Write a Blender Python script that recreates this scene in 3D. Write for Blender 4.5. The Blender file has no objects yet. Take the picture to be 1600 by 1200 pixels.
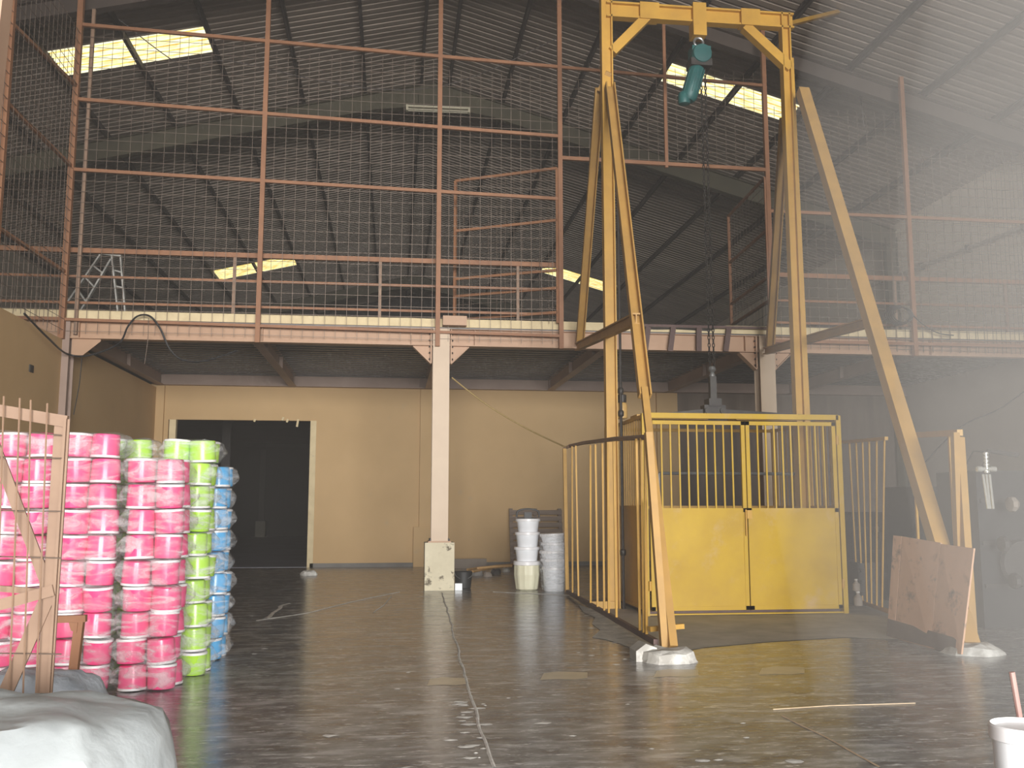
import bpy, math, random
from mathutils import Vector, Matrix, noise
random.seed(7)
C = bpy.context.scene.collection
PI = math.pi

# ---------------------------------------------------------------- camera
F = 1500.0
PITCH, YAW = math.radians(7.32), math.radians(7.08)
CAM = Vector((0, 0, 1.5))
cam_d = bpy.data.cameras.new('camera'); cam = bpy.data.objects.new('camera', cam_d); C.objects.link(cam)
cam_d.sensor_width = 36; cam_d.lens = F / 1600 * 36; cam_d.clip_end = 300
cam.location = CAM; cam.rotation_euler = (math.pi / 2 + PITCH, 0, -YAW)
bpy.context.scene.camera = cam
# ---------------------------------------------------------------- world, light, exposure
sc = bpy.context.scene
w = bpy.data.worlds.new('sky'); sc.world = w; w.use_nodes = True
w.node_tree.nodes['Background'].inputs[0].default_value = (1, 0.985, 0.95, 1)
w.node_tree.nodes['Background'].inputs[1].default_value = 1.6
def area(name, loc, rot, sx, sy, power, col):
    d = bpy.data.lights.new(name, 'AREA'); d.shape = 'RECTANGLE'; d.size = sx; d.size_y = sy; d.energy = power; d.color = col
    o = bpy.data.objects.new(name, d); C.objects.link(o); o.location = loc; o.rotation_euler = rot
    return o
area('daylight_through_front_door', (3.0, -22, 3.6), (math.radians(89), 0, math.radians(3)), 16.0, 7.0, 21500, (1.0, 0.975, 0.93))
HAZE = .0055; GLARE = .031
sc.view_settings.view_transform = 'Standard'; sc.view_settings.look = 'None'
sc.view_settings.gamma = 1.0; sc.view_settings.use_curve_mapping = False
sc.view_settings.exposure = -0.12
sc.cycles.max_bounces = 8; sc.cycles.diffuse_bounces = 4; sc.cycles.glossy_bounces = 3
sc.cycles.transparent_max_bounces = 14; sc.cycles.caustics_reflective = False; sc.cycles.caustics_refractive = False

# a point of the place seen at photo pixel (x, y), on the plane X=, Y= or Z=
_f = Vector((math.sin(YAW) * math.cos(PITCH), math.cos(YAW) * math.cos(PITCH), math.sin(PITCH)))
_r = Vector((math.cos(YAW), -math.sin(YAW), 0)); _u = _r.cross(_f)
def A(x, y, X=None, Y=None, Z=None):
    d = _f + _r * ((x - 800) / F) - _u * ((y - 600) / F)
    t = (X - CAM.x) / d.x if X is not None else (Y - CAM.y) / d.y if Y is not None else (Z - CAM.z) / d.z
    return CAM + d * t

# ---------------------------------------------------------------- materials
def col(c): return tuple(c) + (1,) if len(c) == 3 else c
def mat(name, c1, c2=None, scale=3.0, rough=0.6, metal=0.0, bump=0.0, spots=None, rough2=None, stretch=(1, 1, 1), detail=5, alpha=None, spec=None):
    m = bpy.data.materials.new(name); m.use_nodes = True; nt = m.node_tree; n = nt.nodes; l = nt.links
    b = n['Principled BSDF']; b.inputs['Roughness'].default_value = rough; b.inputs['Metallic'].default_value = metal
    if spec is not None: b.inputs['Specular IOR Level'].default_value = spec
    tc = n.new('ShaderNodeTexCoord'); mp = n.new('ShaderNodeMapping'); mp.inputs['Scale'].default_value = stretch
    l.new(tc.outputs['Object'], mp.inputs[0])
    nz = n.new('ShaderNodeTexNoise'); nz.inputs['Scale'].default_value = scale; nz.inputs['Detail'].default_value = detail; nz.inputs['Roughness'].default_value = .62
    l.new(mp.outputs[0], nz.inputs['Vector'])
    c2 = c2 or tuple(v * .78 for v in c1)
    cr = n.new('ShaderNodeValToRGB'); cr.color_ramp.elements[0].position = .35; cr.color_ramp.elements[1].position = .65
    cr.color_ramp.elements[0].color = col(c2); cr.color_ramp.elements[1].color = col(c1)
    l.new(nz.outputs['Fac'], cr.inputs[0]); out = cr.outputs[0]
    for sp in (spots or []):
        scol, sscale, lo, hi = sp[:4]
        n2 = n.new('ShaderNodeTexNoise'); n2.inputs['Scale'].default_value = sscale; n2.inputs['Detail'].default_value = 8; n2.inputs['Roughness'].default_value = .7
        if len(sp) > 4:
            mp2 = n.new('ShaderNodeMapping'); mp2.inputs['Scale'].default_value = sp[4]; mp2.inputs['Location'].default_value = (3.1, 7.7, 1.3)
            l.new(tc.outputs['Object'], mp2.inputs[0]); l.new(mp2.outputs[0], n2.inputs['Vector'])
        else: l.new(tc.outputs['Object'], n2.inputs['Vector'])
        r2 = n.new('ShaderNodeMapRange'); r2.inputs['From Min'].default_value = lo; r2.inputs['From Max'].default_value = hi
        l.new(n2.outputs['Fac'], r2.inputs[0])
        mx = n.new('ShaderNodeMix'); mx.data_type = 'RGBA'; l.new(r2.outputs[0], mx.inputs['Factor']); l.new(out, mx.inputs['A']); mx.inputs['B'].default_value = col(scol)
        out = mx.outputs['Result']
    l.new(out, b.inputs['Base Color'])
    if rough2 is not None:
        mr = n.new('ShaderNodeMapRange'); mr.inputs['From Min'].default_value = .3; mr.inputs['From Max'].default_value = .7
        mr.inputs['To Min'].default_value = rough; mr.inputs['To Max'].default_value = rough2
        l.new(nz.outputs['Fac'], mr.inputs[0]); l.new(mr.outputs[0], b.inputs['Roughness'])
    if bump:
        n3 = n.new('ShaderNodeTexNoise'); n3.inputs['Scale'].default_value = scale * 4; n3.inputs['Detail'].default_value = 6
        l.new(mp.outputs[0], n3.inputs['Vector'])
        bp = n.new('ShaderNodeBump'); bp.inputs['Strength'].default_value = bump; bp.inputs['Distance'].default_value = .02
        l.new(n3.outputs['Fac'], bp.inputs['Height']); l.new(bp.outputs[0], b.inputs['Normal'])
    if alpha is not None:
        tr = n.new('ShaderNodeBsdfTransparent'); ms = n.new('ShaderNodeMixShader'); ms.inputs[0].default_value = alpha
        o = n['Material Output']; l.new(tr.outputs[0], ms.inputs[1]); l.new(b.outputs[0], ms.inputs[2]); l.new(ms.outputs[0], o.inputs[0])
    return m

M_floor = mat('polished_concrete', (.34, .338, .33), (.095, .095, .097), 3.4, .13, 0, .15, stretch=(.75, 1.35, 1),
    spots=[((.15, .125, .095), .35, .48, .7), ((.13, .13, .14), 1.6, .5, .62), ((.5, .5, .5), 2.4, .52, .68, (.8, 3, 1)), ((.66, .66, .65), 9, .57, .66, (.8, 2.4, 1)), ((.05, .05, .052), .9, .6, .75)], rough2=.27, detail=9)
M_joint = mat('joint_filler', (.72, .70, .66), (.45, .43, .4), 9, .9)
M_wall = mat('cream_wall_paint', (.60, .40, .20), (.53, .35, .17), .5, .75, 0, .06, spots=[((.42, .34, .24), 1.4, .62, .8), ((.3, .25, .2), 5, .71, .78)])
M_wall2 = mat('dusty_outer_wall', (.42, .36, .29), (.34, .285, .23), .4, .9, 0, .05)
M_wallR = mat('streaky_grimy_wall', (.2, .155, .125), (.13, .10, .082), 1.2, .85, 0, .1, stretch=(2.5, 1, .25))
M_joint2 = mat('tan_joint_filler', (.62, .48, .33), (.48, .37, .25), 9, .9)
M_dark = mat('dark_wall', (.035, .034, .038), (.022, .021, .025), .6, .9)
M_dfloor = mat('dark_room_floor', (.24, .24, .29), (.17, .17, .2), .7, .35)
M_roof = mat('aged_zinc_sheet', (.42, .345, .29), (.26, .21, .175), .8, .45, .3, .03, stretch=(.3, 2, 1))
M_rafter2 = mat('dark_brown_rafter', (.085, .062, .05), (.06, .045, .038), 1.2, .7)
M_wallU = mat('pale_upper_wall', (.82, .70, .56), (.74, .62, .5), .4, .85, 0, .05)
M_apron = mat('dusty_lift_apron', (.44, .41, .37), (.32, .30, .27), 2.5, .7, 0, .1, spots=[((.42, .4, .36), 4, .6, .75)], detail=8)
M_smear = mat('whitish_cement_smear', (.6, .58, .54), (.3, .29, .27), 5, .85, 0, .3, detail=8)
M_purlin = mat('dark_steel_purlin', (.075, .062, .058), (.05, .042, .04), 2, .7)
M_rafter = mat('olive_grey_rafter', (.085, .075, .045), (.06, .053, .034), 1.2, .7)
M_beam = mat('pinkish_beige_beam_paint', (.52, .325, .21), (.45, .275, .175), 1.2, .55, 0, .03, spots=[((.22, .14, .1), 6, .68, .76)])
M_col = mat('pale_pink_column_paint', (.62, .475, .34), (.56, .42, .3), 1.5, .5, 0, .03, spots=[((.35, .26, .2), 9, .68, .75)])
M_ped = mat('chipped_cream_pedestal', (.7, .63, .47), (.62, .55, .4), 3, .8, 0, .2, spots=[((.16, .13, .09), 6.5, .57, .63)])
M_slab = mat('cream_slab_edge', (.78, .64, .40), (.66, .53, .32), 3, .8, 0, .15, spots=[((.3, .28, .26), 4, .66, .72)])
M_deck = mat('grey_deck_sheet', (.16, .155, .16), (.12, .115, .12), 1, .5, .2)
M_rust = mat('rust_primer_steel', (.33, .15, .073), (.26, .115, .056), 3, .6, 0, .05, spots=[((.16, .09, .06), 8, .64, .72)])
M_rust2 = mat('pale_brown_steel', (.31, .20, .135), (.25, .155, .105), 3, .6, 0, .05)
M_wire = mat('rusty_wire', (.20, .15, .12), (.15, .11, .085), 8, .5, .3)
M_maroon = mat('dark_brown_primer', (.14, .085, .075), (.1, .06, .055), 4, .7)
M_yel = mat('worn_yellow_paint', (.56, .31, .045), (.46, .25, .04), 2.2, .5, 0, .05, spots=[((.22, .12, .05), 6, .66, .75)])
M_yel2 = mat('bright_yellow_door_paint', (.54, .335, .006), (.44, .26, .01), 1.1, .55, 0, .03, spots=[((.5, .33, .14), 1.7, .55, .75), ((.28, .17, .05), 9, .7, .78)])
M_brace = mat('dusty_ochre_paint', (.46, .26, .07), (.35, .2, .06), 2.0, .6, 0, .05, spots=[((.3, .2, .12), 7, .66, .76)])
M_teal = mat('teal_hoist_paint', (.015, .105, .10), (.01, .07, .07), 4, .5)
M_black = mat('black_rubber', (.02, .02, .022), (.012, .012, .014), 5, .5)
M_iron = mat('greasy_dark_iron', (.06, .055, .05), (.035, .03, .03), 6, .5, .5)
M_steel = mat('grey_pipe_steel', (.32, .32, .32), (.22, .22, .22), 5, .35, .7)
M_alu = mat('aluminium', (.62, .6, .56), (.5, .48, .44), 6, .4, .4)
M_white = mat('white_plastic', (.86, .87, .9), (.8, .82, .86), 3, .35)
M_cream = mat('cream_plastic', (.80, .77, .58), (.74, .7, .52), 3, .4)
M_lid = mat('white_rim_plastic', (.84, .83, .84), (.8, .78, .8), 5, .35)
M_pink = mat('pink_plastic', (.80, .08, .245), (.77, .07, .22), 3, .25)
M_green = mat('lime_plastic', (.42, .72, .05), (.38, .66, .04), 3, .25)
M_blue = mat('sky_blue_plastic', (.09, .44, .82), (.08, .40, .76), 3, .25)
M_film = mat('clear_plastic_film', (.80, .80, .82), (.70, .70, .73), 9, .16, 0, .9, alpha=.30)
M_film2 = mat('thin_clear_wrap', (.8, .82, .86), (.7, .72, .76), 18, .2, 0, .6, alpha=.3)
M_sack = mat('woven_white_sack', (.55, .59, .605), (.49, .53, .55), 2.5, .55, 0, .35, spots=[((.45, .5, .53), 3, .62, .75)])
M_sack2 = mat('grubby_grey_sack', (.5, .54, .6), (.36, .4, .46), 5, .6, 0, .5)
M_ply = mat('stained_plywood', (.66, .40, .26), (.58, .34, .21), 2, .7, 0, .1, spots=[((.16, .10, .07), 2.8, .56, .68, (1, 1, 1.2)), ((.36, .2, .12), 6, .56, .72), ((.7, .6, .5), 9, .7, .74)], stretch=(1, 1, .3))
M_wood = mat('weathered_wood', (.27, .2, .16), (.19, .14, .11), 5, .75, 0, .2, stretch=(.3, 1, 4))
M_bamboo = mat('orange_bamboo', (.62, .38, .16), (.48, .27, .1), 4, .6)
M_board = mat('grey_brown_board', (.3, .25, .21), (.24, .2, .17), 4, .8)
M_cement = mat('rough_cement', (.44, .42, .39), (.33, .31, .28), 3, .9, 0, .6, spots=[((.66, .64, .6), 2.0, .52, .62)])
M_curb = mat('grey_cement_curb', (.24, .225, .21), (.17, .16, .15), 2, .85, 0, .4)
M_orange = mat('amber_bottle_plastic', (.6, .38, .14), (.5, .3, .1), 4, .3)
M_tarp = mat('brown_tarp', (.12, .1, .07), (.08, .065, .05), 2, .8, 0, .4)
M_lampcol = mat('cream_enamel', (.62, .56, .42), (.55, .5, .37), 3, .5)
M_rope = mat('yellow_rope', (.42, .3, .12), (.3, .2, .08), 20, .8)
M_handle = mat('pink_brown_handle', (.42, .26, .23), (.34, .2, .18), 4, .6)
M_junk = mat('dark_machine', (.02, .02, .021), (.013, .013, .014), 3, .6)
M_junk2 = mat('dull_grey_scrap', (.045, .04, .037), (.03, .027, .025), 4, .7)
M_chrome = mat('bright_chrome', (.8, .78, .72), (.7, .68, .62), 8, .22, .6)
def streak_alpha(m, lo, hi, sc):
    nt = m.node_tree; n = nt.nodes; l = nt.links; tc = n.new('ShaderNodeTexCoord'); mp = n.new('ShaderNodeMapping'); mp.inputs['Scale'].default_value = sc; mp.inputs['Rotation'].default_value = (.1, .25, .2)
    z = n.new('ShaderNodeTexNoise'); z.inputs['Scale'].default_value = 4; z.inputs['Detail'].default_value = 5; z.inputs['Distortion'].default_value = 1.2; mr = n.new('ShaderNodeMapRange')
    mr.inputs['From Min'].default_value = .42; mr.inputs['From Max'].default_value = .68; mr.inputs['To Min'].default_value = lo; mr.inputs['To Max'].default_value = hi
    oi = n.new('ShaderNodeObjectInfo'); ad = n.new('ShaderNodeVectorMath'); ad.operation = 'ADD'
    l.new(tc.outputs['Object'], ad.inputs[0]); l.new(oi.outputs['Location'], ad.inputs[1]); l.new(ad.outputs[0], mp.inputs[0]); l.new(mp.outputs[0], z.inputs['Vector']); l.new(z.outputs['Fac'], mr.inputs[0])
    for q in n:
        if q.type == 'MIX_SHADER': l.new(mr.outputs[0], q.inputs[0])
streak_alpha(M_film, .07, .50, (1, 1, 3)); streak_alpha(M_film2, .08, .5, (1, 1, 3))
# corrugated translucent skylight: sky shows through the tinted sheet
M_sky = bpy.data.materials.new('translucent_yellowed_sheet'); M_sky.use_nodes = True
_nt = M_sky.node_tree; _n = _nt.nodes; _l = _nt.links; _n.remove(_n['Principled BSDF'])
_t = _n.new('ShaderNodeBsdfTransparent'); _tc = _n.new('ShaderNodeTexCoord'); _mp = _n.new('ShaderNodeMapping'); _mp.inputs['Scale'].default_value = (1.2, 5, 1)
_z = _n.new('ShaderNodeTexNoise'); _z.inputs['Scale'].default_value = 2.5; _z.inputs['Detail'].default_value = 7; _cr = _n.new('ShaderNodeValToRGB')
_cr.color_ramp.elements[0].color = (.85, .70, .34, 1); _cr.color_ramp.elements[0].position = .36; _cr.color_ramp.elements[1].color = (1, .97, .68, 1); _cr.color_ramp.elements[1].position = .56
_l.new(_tc.outputs['Object'], _mp.inputs[0]); _l.new(_mp.outputs[0], _z.inputs['Vector']); _l.new(_z.outputs['Fac'], _cr.inputs[0]); _l.new(_cr.outputs[0], _t.inputs[0])
_l.new(_t.outputs[0], _n['Material Output'].inputs[0])

# ---------------------------------------------------------------- mesh builder
class MB:
    def __init__(s): s.v = []; s.f = []
    def add(s, vs, fs):
        o = len(s.v); s.v += [tuple(v) for v in vs]; s.f += [tuple(i + o for i in f) for f in fs]; return s
    def box(s, a, b):
        x0, y0, z0 = a; x1, y1, z1 = b
        return s.add([(x0, y0, z0), (x1, y0, z0), (x1, y1, z0), (x0, y1, z0), (x0, y0, z1), (x1, y0, z1), (x1, y1, z1), (x0, y1, z1)],
                     [(3, 2, 1, 0), (4, 5, 6, 7), (0, 1, 5, 4), (1, 2, 6, 5), (2, 3, 7, 6), (3, 0, 4, 7)])
    def frame(s, p, q, side=None):
        d = (Vector(q) - Vector(p)).normalized()
        ref = Vector(side) if side else (Vector((0, 1, 0)) if abs(d.y) < .9 else Vector((0, 0, 1)))
        a = ref - d * ref.dot(d); a.normalize(); b = d.cross(a)
        return d, a, b                       # a: along 'side', b: the other one
    def prof(s, p, q, pts, side=None):       # closed profile [(a, b)] swept p -> q
        d, a, b = s.frame(p, q, side); n = len(pts); vs = []
        for e in (Vector(p), Vector(q)): vs += [e + a * u + b * v for u, v in pts]
        fs = [(i, (i + 1) % n, n + (i + 1) % n, n + i) for i in range(n)]
        if n <= 4: fs += [tuple(range(n))[::-1], tuple(range(n, 2 * n))]
        else: fs += [tuple(range(n))[::-1], tuple(range(n, 2 * n))]
        return s.add(vs, fs)
    def bar(s, p, q, wa, wb=None, side=None):
        wb = wb or wa; wa /= 2; wb /= 2
        return s.prof(p, q, [(-wa, -wb), (wa, -wb), (wa, wb), (-wa, wb)], side)
    def ibar(s, p, q, h, wd, t=.014, side=None):   # h along 'side', flanges wd wide
        H, W = h / 2, wd / 2
        for k in (-1, 1): s.prof(p, q, sorted_rect(k * (H - t), k * H, -W, W), side)
        return s.prof(p, q, sorted_rect(-H + t, H - t, -t * .4, t * .4), side)
    def cbar(s, p, q, h, wd, t=.012, side=None, flip=1):  # channel: web at one side
        H, W = h / 2, wd / 2
        s.prof(p, q, sorted_rect(-H, H, flip * W - flip * t, flip * W), side)
        for k in (-1, 1): s.prof(p, q, sorted_rect(k * (H - t), k * H, -W, W), side)
        return s
    def tube(s, pts, r, n=6, closed=False):
        pts = [Vector(p) for p in pts]; m = len(pts); vs = []; fs = []; prev = None
        for i, p in enumerate(pts):
            if closed: d = pts[(i + 1) % m] - pts[i - 1]
            else: d = pts[min(i + 1, m - 1)] - pts[max(i - 1, 0)]
            d.normalize()
            if prev is None: ref = Vector((0, 0, 1)) if abs(d.z) < .9 else Vector((1, 0, 0)); a = ref - d * ref.dot(d)
            else: a = prev - d * prev.dot(d)
            a.normalize(); prev = a; b = d.cross(a)
            rr = r[i] if isinstance(r, (list, tuple)) else r
            vs += [p + (a * math.cos(2 * PI * k / n) + b * math.sin(2 * PI * k / n)) * rr for k in range(n)]
        for i in range(m if closed else m - 1):
            j = (i + 1) % m
            for k in range(n): fs.append((i * n + k, i * n + (k + 1) % n, j * n + (k + 1) % n, j * n + k))
        if not closed: fs += [tuple(range(n))[::-1], tuple(range((m - 1) * n, m * n))]
        return s.add(vs, fs)
    def lathe(s, prof, c=(0, 0, 0), n=20, axis='z', cap=True):
        vs = []; fs = []
        for r, h in prof:
            for k in range(n):
                t = 2 * PI * k / n; x, y = r * math.cos(t), r * math.sin(t)
                vs.append((c[0] + x, c[1] + y, c[2] + h) if axis == 'z' else (c[0] + h, c[1] + x, c[2] + y) if axis == 'x' else (c[0] + x, c[1] + h, c[2] + y))
        for i in range(len(prof) - 1):
            for k in range(n): fs.append((i * n + k, i * n + (k + 1) % n, (i + 1) * n + (k + 1) % n, (i + 1) * n + k))
        if cap: fs += [tuple(range(n))[::-1], tuple(range((len(prof) - 1) * n, len(prof) * n))]
        return s.add(vs, fs)
    def poly(s, pts, y0, y1, plane='y'):     # flat outline extruded along Y (points are x, z) or X or Z
        n = len(pts)
        mk = (lambda p, t: (p[0], t, p[1])) if plane == 'y' else (lambda p, t: (t, p[0], p[1])) if plane == 'x' else (lambda p, t: (p[0], p[1], t))
        return s.add([mk(p, y0) for p in pts] + [mk(p, y1) for p in pts], [tuple(range(n)), tuple(range(n, 2 * n))[::-1]] + [(i, i + n, (i + 1) % n + n, (i + 1) % n) for i in range(n)])
    def build(s, name, m, parent=None, smooth=False, origin=None, kind=None, label=None):
        org = Vector(origin) if origin is not None else ORG.get(parent.name, Vector((0, 0, 0))) if parent else Vector((0, 0, 0))
        me = bpy.data.meshes.new(name); me.from_pydata([tuple(Vector(v) - org) for v in s.v], [], s.f); me.materials.append(m)
        import bmesh
        bm = bmesh.new(); bm.from_mesh(me); bmesh.ops.recalc_face_normals(bm, faces=bm.faces); bm.to_mesh(me); bm.free()
        if smooth: me.shade_smooth(); me.set_sharp_from_angle(angle=math.radians(38))
        o = bpy.data.objects.new(name, me); C.objects.link(o)
        if parent: o.parent = parent
        else: o.location = org
        ORG[o.name] = org
        if kind: o['kind'] = kind
        if label: o['label'] = label
        return o
ORG = {}
def sorted_rect(a0, a1, b0, b1):
    a0, a1 = sorted((a0, a1)); b0, b1 = sorted((b0, b1)); return [(a0, b0), (a1, b0), (a1, b1), (a0, b1)]
def tag(o, label, cat, group=None):
    o['label'] = label; o['category'] = cat
    if group: o['group'] = group
    return o
def thing(name, label, cat, loc, group=None):
    o = bpy.data.objects.new(name, None); C.objects.link(o); o.location = loc; o.empty_display_size = .1
    ORG[o.name] = Vector(loc); return tag(o, label, cat, group)
def struct(o): o['kind'] = 'structure'; return o
def sub(parent, kids):                        # name, MB, material, smooth
    return [mb.build(n, m, parent, sm) for n, mb, m, sm in kids]

# ================================================================ THE SHELL
XL, XW, XR = -12.4, -5.93, 14.1               # outer left wall, left partition, right wall
YF, YM, YB, YE = -1.4, 18.05, 25.0, 52.0      # front, mezzanine edge, lower back wall, far end
RX, RZ, SL, SR = 1.0, 13.0, .24, .28          # ridge and slopes
def roofz(x): return RZ - (SL * (RX - x) if x < RX else SR * (x - RX))
fl = struct(MB().box((XL - .2, YF, -.2), (XR + .2, YB, 0)).build('floor', M_floor))
# sealed expansion joints and cracks: thin raised filler
def joint(pts, wd, name='floor_joint', mt=None):
    m = MB(); P = []
    for a, b in zip(pts[:-1], pts[1:]):
        a, b = Vector(a), Vector(b); n = max(2, int((b - a).length / .08))
        P += [a.lerp(b, i / n) for i in range(n)]
    P.append(Vector(pts[-1])); vs = []; fs = []
    for i, p in enumerate(P):
        d = (P[min(i + 1, len(P) - 1)] - P[max(0, i - 1)]).normalized(); s = Vector((d.y, -d.x, 0))
        j = noise.noise(p * 1.7) * wd * 1.2; wl = wd * (.5 + .55 * abs(noise.noise(p * 5))); wr = wd * (.5 + .55 * abs(noise.noise(p * 5 + Vector((9, 9, 9)))))
        vs += [p + s * (j - wl), p + s * j + Vector((0, 0, .006)), p + s * (j + wr)]
        if i: k = i * 3; fs += [(k - 3, k - 2, k + 1, k), (k - 2, k - 1, k + 2, k + 1)]
    m.add(vs, fs); return m.build(name, mt or M_joint, fl)
g = lambda x, y: A(x, y, Z=.002)
q = [g(*p) for p in ((905, 940), (960, 972), (1005, 1005), (1040, 1022), (1100, 1012), (1200, 1003), (1320, 996), (1420, 1000), (1480, 985), (1440, 945), (1330, 930), (1000, 925))]
m = MB(); m.add([(p.x, p.y, .004) for p in q], [tuple(range(len(q)))]); m.build('cement_apron', M_apron, fl)
q = [g(*p) for p in ((903, 945), (925, 952), (950, 966), (985, 990), (1012, 1012), (1002, 1024), (985, 1012), (968, 1006), (948, 1000), (925, 996), (938, 985), (925, 975), (930, 965), (912, 957))]
m = MB(); m.add([(p.x, p.y, .006) for p in q], [tuple(range(len(q)))]); m.build('cement_smear', M_smear, fl)
joint([g(690, 926), g(705, 975), g(725, 1050), g(748, 1130), g(772, 1199)], .019)
joint([g(1222, 1118), g(1290, 1152), g(1375, 1199)], .014, mt=M_joint2)
joint([g(1208, 1109), g(1300, 1103), g(1430, 1099)], .007, mt=M_joint2)
joint([g(400, 970), g(480, 958), g(560, 938), g(625, 925)], .016)
joint([g(612, 931), g(600, 945), g(583, 957)], .012)
joint([g(415, 966), g(440, 947), g(452, 943)], .05)
joint([g(770, 925), g(840, 928), g(905, 931)], .02)
rr = random.Random(3)
m = MB()
for i in range(70):                            # dried cement splashes and flakes stuck on the floor
    x, y = (rr.uniform(715, 760), rr.uniform(1090, 1190)) if i < 22 else (rr.uniform(900, 1000), rr.uniform(960, 1040)) if i < 50 else (rr.uniform(330, 1300), rr.uniform(960, 1190))
    c = g(x, y); r = rr.uniform(.008, .05); n = 7; a0 = rr.uniform(0, 6)
    vs = [(c.x + r * rr.uniform(.5, 1.3) * 1.4 * math.cos(2 * PI * k / n + a0), c.y + r * rr.uniform(.5, 1.2) * math.sin(2 * PI * k / n + a0), .001) for k in range(n)] + [(c.x, c.y, .005)]
    m.add(vs, [(k, (k + 1) % n, n) for k in range(n)])
m.build('cement_splash', M_joint, fl, kind='stuff')

# lower left partition, back wall with doorway, outer walls
struct(MB().box((XW - .15, 1.0, 0), (XW, YB, 4.5)).build('wall_left', M_wall))
DX0, DX1, DZ = -5.62, -2.05, 3.7
m = MB(); m.box((XW - .15, YB, 0), (DX0, YB + .18, 4.6)); m.box((DX0, YB, DZ), (DX1, YB + .18, 4.6)); m.box((DX1, YB, 0), (7.6, YB + .18, 4.6))
wb = struct(m.build('wall_back', M_wall))
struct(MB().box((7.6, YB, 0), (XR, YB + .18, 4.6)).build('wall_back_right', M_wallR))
m = MB(); m.box((XW, YB - .09, 0), (XW + .2, YB, 4.55)); m.build('pilaster', M_wall, wb)
m = MB(); m.box((.70, YB - .09, 0), (1.15, YB, 4.55)); m.box((.56, YB - .14, 0), (1.2, YB - .0, 1.0)); m.build('pilaster', M_wall, wb)
m = MB(); m.box((7.0, YB - .09, 0), (7.5, YB, 4.55)); m.build('pilaster', M_wall, wb)
m = MB(); m.box((DX1 + .02, YB - .03, -.0), (XR, YB - .004, .10)); wc = m.build('cement_curb', M_curb, wb)
dj = MB(); dj.box((DX1 - .05, YB - .03, 0), (DX1 + .10, YB + .2, DZ)); dj.box((DX0 + .02, YB + .02, 0), (DX0 + .18, YB + .2, DZ)); struct(dj.build('trim_1', M_slab))
struct(MB().box((XL - .2, YF, 0), (XL, YE, roofz(XL) + .2)).build('wall_outer_left', M_wall2))
struct(MB().box((XR, YF, 0), (XR + .2, YE, 4.9)).build('wall_right', M_wall2)); struct(MB().box((XR, YF, 4.9), (XR + .2, YE, roofz(XR) + .2)).build('wall_right_upper', M_wallU))
struct(MB().poly([(XL, 0), (XR, 0), (XR, roofz(XR) + .25), (RX, RZ + .25), (XL, roofz(XL) + .25)], YE, YE + .2).build('wall_end', M_dark))
m = MB()
m.box((XL, YF - .2, 0), (-4.2, YF, 11)); m.box((8.4, YF - .2, 0), (XR, YF, 10.8)); m.poly([(-4.2, 8.0), (8.4, 8.0), (8.4, 10.8), (RX, RZ), (-4.2, 11)], YF - .2, YF)
struct(m.build('wall_front', M_wall2))
# dark store room behind the doorway
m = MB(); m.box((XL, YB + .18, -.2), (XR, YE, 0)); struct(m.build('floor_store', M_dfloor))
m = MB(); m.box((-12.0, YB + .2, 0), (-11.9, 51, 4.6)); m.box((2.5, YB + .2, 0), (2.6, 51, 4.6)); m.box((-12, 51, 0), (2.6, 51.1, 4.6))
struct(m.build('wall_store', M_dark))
def pedestal_col(x, y, label, s=.24, hz=.86, m1=M_ped, m2=M_beam, nm='store_column'):
    t = thing(nm, label, 'column', (x, y, 0))
    MB().box((x - s, y - s, 0), (x + s, y + s, hz)).build('pedestal', m1, t)
    MB().ibar((x, y, hz), (x, y, 4.45), .3, .24, side=(0, 1, 0)).build('shaft', m2, t)
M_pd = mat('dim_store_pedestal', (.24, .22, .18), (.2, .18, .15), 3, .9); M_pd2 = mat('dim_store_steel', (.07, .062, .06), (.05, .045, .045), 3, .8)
pedestal_col(*A(407, 839, Z=0).xy, 'dark steel column on square pale pedestal, middle of the dim store room', .24, .8, M_pd, M_pd2)
pedestal_col(*A(448, 829, Z=0).xy, 'farthest column on pale pedestal in the dim store room, right of the others', .24, .8, M_pd, M_pd2)
pedestal_col(*A(347, 863, Z=0).xy, 'nearest store room column, seen just right of the blue tub stack', .2, .95, M_pd, M_pd2)

# thin dusty haze hanging in the hall
M_haze = bpy.data.materials.new('dusty_haze'); M_haze.use_nodes = True; _hn = M_haze.node_tree; _hn.nodes.remove(_hn.nodes['Principled BSDF'])
_vs = _hn.nodes.new('ShaderNodeVolumeScatter'); _vs.inputs['Density'].default_value = HAZE; _vs.inputs['Color'].default_value = (.97, .90, .84, 1); _vs.inputs['Anisotropy'].default_value = .2
_hn.links.new(_vs.outputs[0], _hn.nodes['Material Output'].inputs['Volume'])
hz = MB().box((XL + .01, YF - .3, .01), (XR - .01, YE - .05, 9.0)).build('haze', M_haze); hz['kind'] = 'stuff'; hz['label'] = 'thin dusty haze filling the hall'; hz['category'] = 'haze'; hz.display_type = 'WIRE'
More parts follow.
